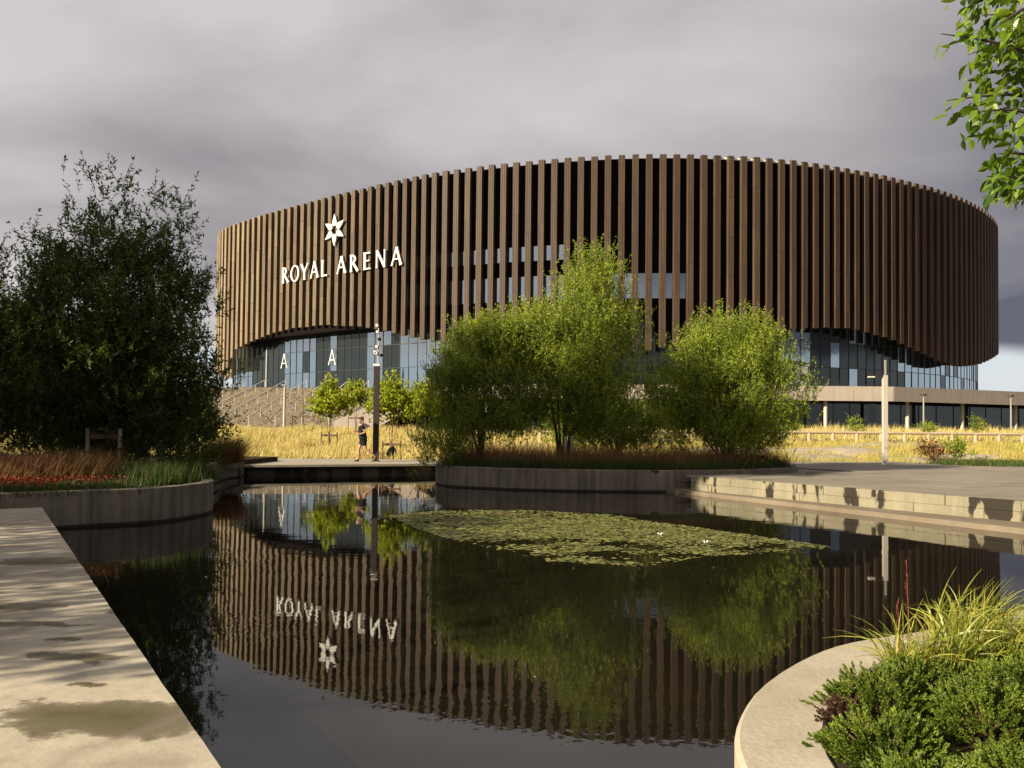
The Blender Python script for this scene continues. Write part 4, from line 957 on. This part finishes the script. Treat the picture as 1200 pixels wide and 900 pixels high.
# ------------------------------------------------------------ runner
def skin(name, verts, edges, radii, m, parent, sub=2, root=0):
    me = bpy.data.meshes.new(name); me.from_pydata(verts, edges, []); me.materials.append(m)
    o = bpy.data.objects.new(name, me); link(o, parent)
    md = o.modifiers.new('skin', 'SKIN'); md.use_smooth_shade = True
    for i, r_ in enumerate(radii):
        sv = me.skin_vertices[0].data[i]; sv.radius = r_ if hasattr(r_, '__len__') else (r_, r_); sv.use_root = (i == root)
    sb = o.modifiers.new('sub', 'SUBSURF'); sb.levels = sub; sb.render_levels = sub
    return o
pr = thing('person', 'runner in a black shirt and black shorts, jogging left beside the dark lamp post', 'person', (-5.95, 34.1, .38), R(8))
J = {}; V = []; RR = []; EE = []
def jn(k_, p, r_, par=None):
    J[k_] = len(V); V.append(p); RR.append(r_)
    if par: EE.append((J[par], J[k_]))
jn('pelvis', (0.02, 0, .95), .125); jn('waist', (-.01, 0, 1.10), .115, 'pelvis'); jn('chest', (-.05, 0, 1.30), .15, 'waist'); jn('upper', (-.07, 0, 1.42), .12, 'chest')
jn('neck', (-.09, 0, 1.51), .055, 'upper'); jn('jaw', (-.12, 0, 1.575), .075, 'neck'); jn('nose', (-.205, 0, 1.63), .016, 'jaw'); jn('head', (-.12, 0, 1.66), .10, 'jaw'); jn('crown', (-.11, 0, 1.745), .07, 'head')
for sd_, s_ in (('n', -1), ('f', 1)):
    jn('hip'+sd_, (.02, .10*s_, .88), .095, 'pelvis'); jn('sh'+sd_, (-.07, .19*s_, 1.41), .062, 'upper')
# near leg pushes off behind, far leg lands in front
jn('kn', (.13, -.11, .50), .062, 'hipn'); jn('cn', (.28, -.11, .40), .055, 'kn'); jn('an', (.47, -.10, .24), .038, 'cn'); jn('hn', (.52, -.10, .17), .036, 'an'); jn('tn', (.43, -.10, .07), .028, 'hn')
jn('kf', (-.15, .10, .52), .06, 'hipf'); jn('cf', (-.15, .10, .36), .052, 'kf'); jn('af', (-.16, .10, .11), .036, 'cf'); jn('tf', (-.30, .10, .05), .03, 'af')
jn('en', (.13, -.26, 1.18), .042, 'shn'); jn('wn', (-.10, -.25, 1.10), .028, 'en'); jn('pn', (-.17, -.24, 1.12), .032, 'wn')
jn('ef', (-.05, .27, 1.15), .042, 'shf'); jn('wf', (-.27, .2, 1.22), .028, 'ef'); jn('pf', (-.33, .18, 1.25), .032, 'wf')
for h_, p_ in (('pn', (-.17, -.24, 1.12)), ('pf', (-.33, .18, 1.25))):
    for k_ in range(4):
        f_ = (p_[0]-.055-.004*(k_ % 2), p_[1]-.012+.004*k_, p_[2]+.03-.02*k_); jn(h_+'a%d' % k_, f_, .010, h_); jn(h_+'b%d' % k_, (f_[0]-.012, f_[1]+.02, f_[2]-.018), .009, h_+'a%d' % k_)
    jn(h_+'t', (p_[0]-.02, p_[1]+.03, p_[2]+.04), .011, h_)
body = skin('body', V, EE, RR, M_skin, pr)
def sub_skin(name, keys, edges, add, m):
    idx = {k_: i for i, k_ in enumerate(keys)}
    return skin(name, [V[J[k_]] for k_ in keys], [(idx[a], idx[b]) for a, b in edges], [RR[J[k_]]+add for k_ in keys], m, pr)
skin('shirt', [V[J['waist']], V[J['chest']], V[J['upper']], V[J['shn']], V[J['shf']], (.05, -.235, 1.28), (-.06, .24, 1.27), (.01, 0, .97)], [(7, 0), (0, 1), (1, 2), (2, 3), (2, 4), (3, 5), (4, 6)],
     [.165, .178, .142, .088, .088, .07, .07, .165], M_shirt, pr)
skin('shorts', [(.02, 0, .98), (.02, -.10, .88), (.02, .10, .88), (.09, -.11, .62), (-.09, .10, .64)], [(0, 1), (0, 2), (1, 3), (2, 4)], [.15, .122, .122, .105, .105], M_shorts, pr)
skin('hair', [(-.085, 0, 1.68), (-.055, 0, 1.62), (-.10, 0, 1.745)], [(0, 1), (0, 2)], [.098, .07, .072], M_hair, pr)
skin('shoe', [(.54, -.10, .20), (.49, -.10, .10), (.42, -.10, .04)], [(0, 1), (1, 2)], [.05, .048, .035], M_shoe, pr)
skin('shoe', [(-.12, .10, .06), (-.22, .10, .045), (-.33, .10, .04)], [(0, 1), (1, 2)], [.05, .045, .035], M_shoe, pr)

# ------------------------------------------------------------ front-right plants
def shrub(x, y, r_, h, lab, seed, n_=330, m=None):
    rg = np.random.default_rng(seed); t = thing('hebe_shrub', lab, 'shrub', (x, y, .42), 0, 'low green shrubs in the front planter')
    a = rg.random(n_)*6.283; q = np.sqrt(rg.random(n_)); tilt = q*1.15
    d = np.stack([np.sin(tilt)*np.cos(a), np.sin(tilt)*np.sin(a), np.cos(tilt)], 1); d = unit(d+rg.normal(size=(n_, 3))*.12)
    bmp = 1+.16*np.sin(a*3+seed)+.12*np.sin(a*5+q*6)
    B = np.stack([q*r_*.8*np.cos(a)*bmp, q*r_*.8*np.sin(a)*bmp, h*(1-q**2.2)*.75*bmp*rg.uniform(.8, 1.1, n_)], 1)
    L = rg.uniform(.045, .085, n_); per = 64
    i = np.repeat(np.arange(n_), per); f_ = rg.random(len(i))
    P_ = B[i]+d[i]*(L[i]*f_)[:, None]; ang = rg.random(len(i))*6.283
    u = unit(np.cross(d, [.3, .2, .9])); v = np.cross(d, u); o_ = u[i]*np.cos(ang)[:, None]+v[i]*np.sin(ang)[:, None]
    dl = unit(o_*(1.1-.6*f_)[:, None]+d[i]*(.35+.9*f_)[:, None])
    global RNG; RNG = rg
    fast_mesh('foliage', leaf_quads(P_, dl, .0125+.005*rg.random(len(i)), .006+.0025*rg.random(len(i))), 4, m or M_sprig, t)['kind'] = 'stuff'
    w = MB()
    for k_ in range(0, n_, 4): w.tube([(0, 0, -.02), tuple(B[k_]*.6), tuple(B[k_]+d[k_]*L[k_]*.6)], [.006, .004, .002], 3, False)
    w.obj('stems', M_stake, t)['kind'] = 'stuff'
for q, (x, y, r_, h, n_, lab) in enumerate([
    (1.66, 3.86, .27, .20, 380, 'green shrub at the left end of the front planter, nearest the rim'),
    (1.47, 3.34, .27, .16, 380, 'low green shrub hugging the rim at the bottom of the picture'),
    (2.02, 3.62, .30, .21, 430, 'green shrub second from the rim in the middle of the front planter'),
    (1.98, 4.12, .24, .17, 300, 'small shrub at the foot of the upright grass tuft'),
    (2.40, 4.02, .33, .21, 460, 'green shrub behind the front row, just below the arching grass'),
    (2.82, 4.05, .34, .22, 430, 'green shrub at the right edge of the picture below the grass'),
    (2.48, 3.48, .31, .22, 430, 'green shrub in front of the right edge, above the corner'),
    (1.86, 3.02, .28, .14, 380, 'low yellowish shrub at the very bottom of the picture'),
    (2.28, 3.06, .28, .20, 400, 'green shrub in the bottom right corner'),
    (1.42, 2.95, .22, .13, 280, 'low shrub by the rim below the picture'),
    (3.0, 3.5, .36, .2, 260, 'green shrub just past the lower right corner of the picture'),
    (3.5, 3.9, .38, .2, 260, 'green shrub farther past the right edge, before the overhanging tree'),
    (2.9, 2.85, .36, .2, 240, 'green shrub below the lower right corner of the picture'),
    (3.25, 4.5, .34, .2, 260, 'green shrub past the right edge of the picture')]): shrub(x, y, r_, h, lab, 81+q, n_)
def arch_grass(x, y, n_, h, lab, seed, r_=.12, bias=(0, 0), wid=.007, cat='grass'):
    rg = np.random.default_rng(seed); t = thing('ornamental_grass', lab, 'grass', (x, y, .42), 0, 'arching grasses in the front planter')
    a = rg.random(n_)*6.283; q = np.sqrt(rg.random(n_))*r_; p = np.stack([q*np.cos(a), q*np.sin(a), np.zeros(n_)], 1)
    H = h*(.45+.65*rg.random(n_)); o_ = rg.random(n_)*6.283; reach = H*rg.uniform(.15, .95, n_)
    dx = np.cos(o_)*reach+bias[0]*H; dy = np.sin(o_)*reach+bias[1]*H; K = 7; C_ = []
    for k_ in range(K+1):
        f_ = k_/K; zz = H*(1.35*f_-.75*f_*f_*(reach/H+.25)); C_.append(p+np.stack([dx*f_**1.7, dy*f_**1.7, zz], 1))
    sd_ = unit(np.stack([-dy, dx, np.zeros(n_)], 1)+rg.normal(size=(n_, 3))*.3); qs = []
    for k_ in range(K):
        w0 = wid*(1-(k_/K)**2)*(.6+.8*rg.random(n_))*.5 if k_ == 0 else w1; w1 = wid*(1-((k_+1)/K)**2)*.5*np.ones(n_)+.0004
        w0 = w0 if np.ndim(w0) else w0*np.ones(n_)
        qs.append(np.stack([C_[k_]-sd_*w0[:, None], C_[k_]+sd_*w0[:, None], C_[k_+1]+sd_*w1[:, None], C_[k_+1]-sd_*w1[:, None]], 1))
    Vq = np.stack(qs, 1).reshape(-1, 3)
    # weld segments of one blade so that each blade is one island
    n4 = n_*K; me = bpy.data.meshes.new('blades'); idx = []
    VV = []
    for k_ in range(K+1):
        w_ = wid*(1-(k_/K)**2)*.5+.0004; VV.append(C_[k_]-sd_*w_); VV.append(C_[k_]+sd_*w_)
    VV = np.stack(VV, 1).reshape(-1, 3); F = []
    for b in range(n_):
        o0 = b*2*(K+1)
        for k_ in range(K): F.append((o0+2*k_, o0+2*k_+1, o0+2*k_+3, o0+2*k_+2))
    me.from_pydata(VV.tolist(), [], F); me.materials.append(M_blade); ob = bpy.data.objects.new('blades', me); link(ob, t); ob['kind'] = 'stuff'
    return t
g0 = arch_grass(1.98, 4.33, 150, .42, 'upright yellow green grass tuft with a red stem, beside the rim', 91, .08, wid=.010)
m = MB(); rr_ = random.Random(3)
for (dx, h_) in ((.02, .64), (-.025, .44)):
    m.tube([(dx, 0, 0), (dx+.01, 0, h_*.6), (dx, 0, h_)], [.003, .0025, .002], 4)
    for k_ in range(26):
        z = h_*(.6+.4*k_/26); a = rr_.random()*6.28; m.add([(dx, 0, z), (dx+.007*math.cos(a), .007*math.sin(a), z+.012), (dx+.006*math.cos(a), .006*math.sin(a), z+.028)], [(0, 1, 2)])
m.obj('seed_stem', leafmat('red_stem', [(.14, .02, .015), (.28, .07, .04)], .2, (1, 1, 1)), g0)
arch_grass(2.33, 4.55, 170, .46, 'arching grass clump next to the upright tuft in the front planter', 92, .15, (.1, -.05), .011)
arch_grass(2.72, 4.62, 260, .46, 'arching grass clump in the middle right of the front planter', 93, .2, (.35, -.1), .011)
arch_grass(3.1, 4.85, 300, .48, 'arching grass clump at the right edge of the picture', 94, .22, (.35, -.15), .011)
arch_grass(2.75, 5.15, 240, .42, 'arching grass clump farthest back in the front planter', 96, .2, (.3, 0), .011)
arch_grass(3.6, 5.2, 240, .48, 'arching grass clump just past the right edge of the picture', 95, .2, wid=.011)
t = shrub(1.44, 3.72, .08, .10, 'brown dead sprigs at the rim side of the front shrub', 96, 40, M_sprigbrown)

# ------------------------------------------------------------ overhanging tree, trunk out of frame on the right
def overhang():
    t = thing('overhanging_tree', 'broadleaved tree whose bright branches hang into the upper right corner', 'tree', (4.6, 4.6, .4))
    MB().tube([(0, 0, 0), (.05, 0, 1.5), (-.1, .02, 2.8), (-.2, 0, 4.4)], [.13, .11, .09, .05], 9).obj('trunk', M_bark, t, True)
    rn = random.Random(12)
    lw = [(-.0, 0), (.28, .12), (.42, .45), (.36, .75), (.14, .95)]
    v = [(0, 0, 0)]; 
    L = 1.0
    x_ = 0
    v = [(0, 0, 0)]
    for (y_, w_) in [(.04, .06), (.22, .21), (.45, .26), (.70, .18), (.88, .07)]: v += [(-w_, y_, .10*w_/.33-.10*y_**2), (0, y_, -.10*y_**2), (w_, y_, .10*w_/.33-.10*y_**2)]
    v.append((0, 1.0, -.14)); f = [(0, 2, 1), (0, 3, 2)]
    for k_ in range(4): a = 1+3*k_; f += [(a, a+1, a+4, a+3), (a+1, a+2, a+5, a+4)]
    f += [(13, 14, 16), (14, 15, 16)]
    me = bpy.data.meshes.new('leaf'); me.from_pydata(v, [], f); me.materials.append(M_broad); me.shade_smooth()
    br = MB(); cnt = 0; extra = MB(); arms = []
    # branches: start, end (relative to base); leaves hang along them in sprays
    def P2(px, py, D): return Vector(((px-614)/1000*D-4.6, D-4.6, 1.7+(510-py)/1000*D-.4))
    B = [((1230, 60), (1118, 35), 4.2, 4.0), ((1240, 110), (1125, 115), 4.3, 4.1), ((1240, 40), (1150, 60), 4.5, 4.4), ((1235, 215), (1172, 205), 4.2, 4.0), ((1230, 130), (1150, 130), 4.0, 3.9), ((1250, 20), (1165, 12), 4.3, 4.3), ((1250, 80), (1160, 85), 4.6, 4.5), ((1240, -20), (1120, -10), 4.4, 4.2), ((1235, 185), (1185, 178), 4.3, 4.2), ((1245, 0), (1180, 30), 4.1, 4.0)]
    for bi, (a, b, d0, d1) in enumerate(B):
        A = P2(min(a[0], 1232), a[1], d0); E_ = P2(*b, d1); O = Vector((-.15, 0, max(2.2, min(4.2, A.z))))
        mid = (A+O)/2+Vector((rn.gauss(0, .08), rn.gauss(0, .15), .10+rn.gauss(0, .06))); arms.append((A, O, mid)); pl = [O, mid, A, (A*2+E_)/3+Vector((0, 0, .02)), (A+E_*2)/3+Vector((0, 0, .015)), E_]
        br.tube(pl, [.03, .02, .011, .008, .005, .002], 5)
        n_ = 30
        for k_ in range(n_):
            f_ = k_/(n_-1); p = A.lerp(E_, f_)+Vector((abs(rn.gauss(0, .04)), rn.gauss(0, .06), rn.gauss(.0, .03)))
            if f_ < .5: p += Vector((.12*rn.random(), 0, 0))
            o = bpy.data.objects.new('leaf', me); link(o, t); s_ = rn.uniform(.052, .092)
            o.scale = (s_, s_, s_); o.location = p
            d = Vector((-1 if rn.random() < .7 else rn.uniform(-1, 1), rn.uniform(-.8, .8), rn.uniform(-1.3, .15))).normalized()
            q = d.to_track_quat('Y', 'Z'); q = q @ Matrix.Rotation(rn.uniform(-1.1, 1.1), 3, 'Y').to_quaternion()
            o.rotation_mode = 'QUATERNION'; o.rotation_quaternion = q; cnt += 1
            if cnt >= 300: break
        if cnt >= 300: break
    br.obj('branch', M_bark, t)
    for k_ in range(640):
        px = 1140+110*rn.random()**.8; py = rn.uniform(-40, 165) if rn.random() < .78 else rn.uniform(175, 232)
        if py > 170: px = 1172+70*rn.random()
        p = P2(px, py, rn.uniform(4.2, 4.9)); s_ = rn.uniform(.05, .09)
        d = Vector((rn.uniform(-1, .6), rn.uniform(-.8, .8), rn.uniform(-1.4, .2))).normalized()
        Mq = Matrix.Translation(p) @ (d.to_track_quat('Y', 'Z') @ Matrix.Rotation(rn.uniform(-1.1, 1.1), 3, 'Y').to_quaternion()).to_matrix().to_4x4() @ Matrix.Scale(s_, 4)
        extra.add([Mq @ Vector(q_) for q_ in v], f)
    for a, O, mid in arms:                      # the limbs stay leafy back to the trunk, out of frame
        for k_ in range(60):
            f_ = rn.random(); p = (a.lerp(mid, f_*2) if f_ < .5 else mid.lerp(O, f_*2-1))+Vector((rn.gauss(0, .1), rn.gauss(0, .16), rn.gauss(0, .10)))
            s_ = rn.uniform(.055, .095); d = Vector((rn.uniform(-1, 1), rn.uniform(-1, 1), rn.uniform(-1.2, .3))).normalized()
            if (p.x+4.6) < .60*(p.y+4.6): continue
            Mq = Matrix.Translation(p) @ d.to_track_quat('Y', 'Z').to_matrix().to_4x4() @ Matrix.Scale(s_, 4)
            extra.add([Mq @ Vector(q_) for q_ in v], f)
    extra.obj('foliage', M_broad, t)['kind'] = 'stuff'
    # upper crown out of frame: uncounted leaves
    rg = np.random.default_rng(77); n_ = 5200; c = np.array([[-.1, 0, 4.3], [.5, .3, 3.4], [-.3, .5, 4.7], [.2, -.5, 4.0]])
    i = rg.integers(0, 4, n_); p = c[i]+unit(rg.normal(size=(n_, 3)))*np.array([.8, .8, .6])*(rg.random(n_)**.4)[:, None]
    p = p[(p[:, 0]+4.6) > (p[:, 1]+4.6)*.59]
    global RNG; RNG = rg
    d = unit(rg.normal(size=(len(p), 3))+np.array([0, 0, -.6]))
    fast_mesh('crown', leaf_quads(p, d, .07+.04*rg.random(len(p)), .045+.02*rg.random(len(p))), 4, M_broad, t)['kind'] = 'stuff'
overhang()
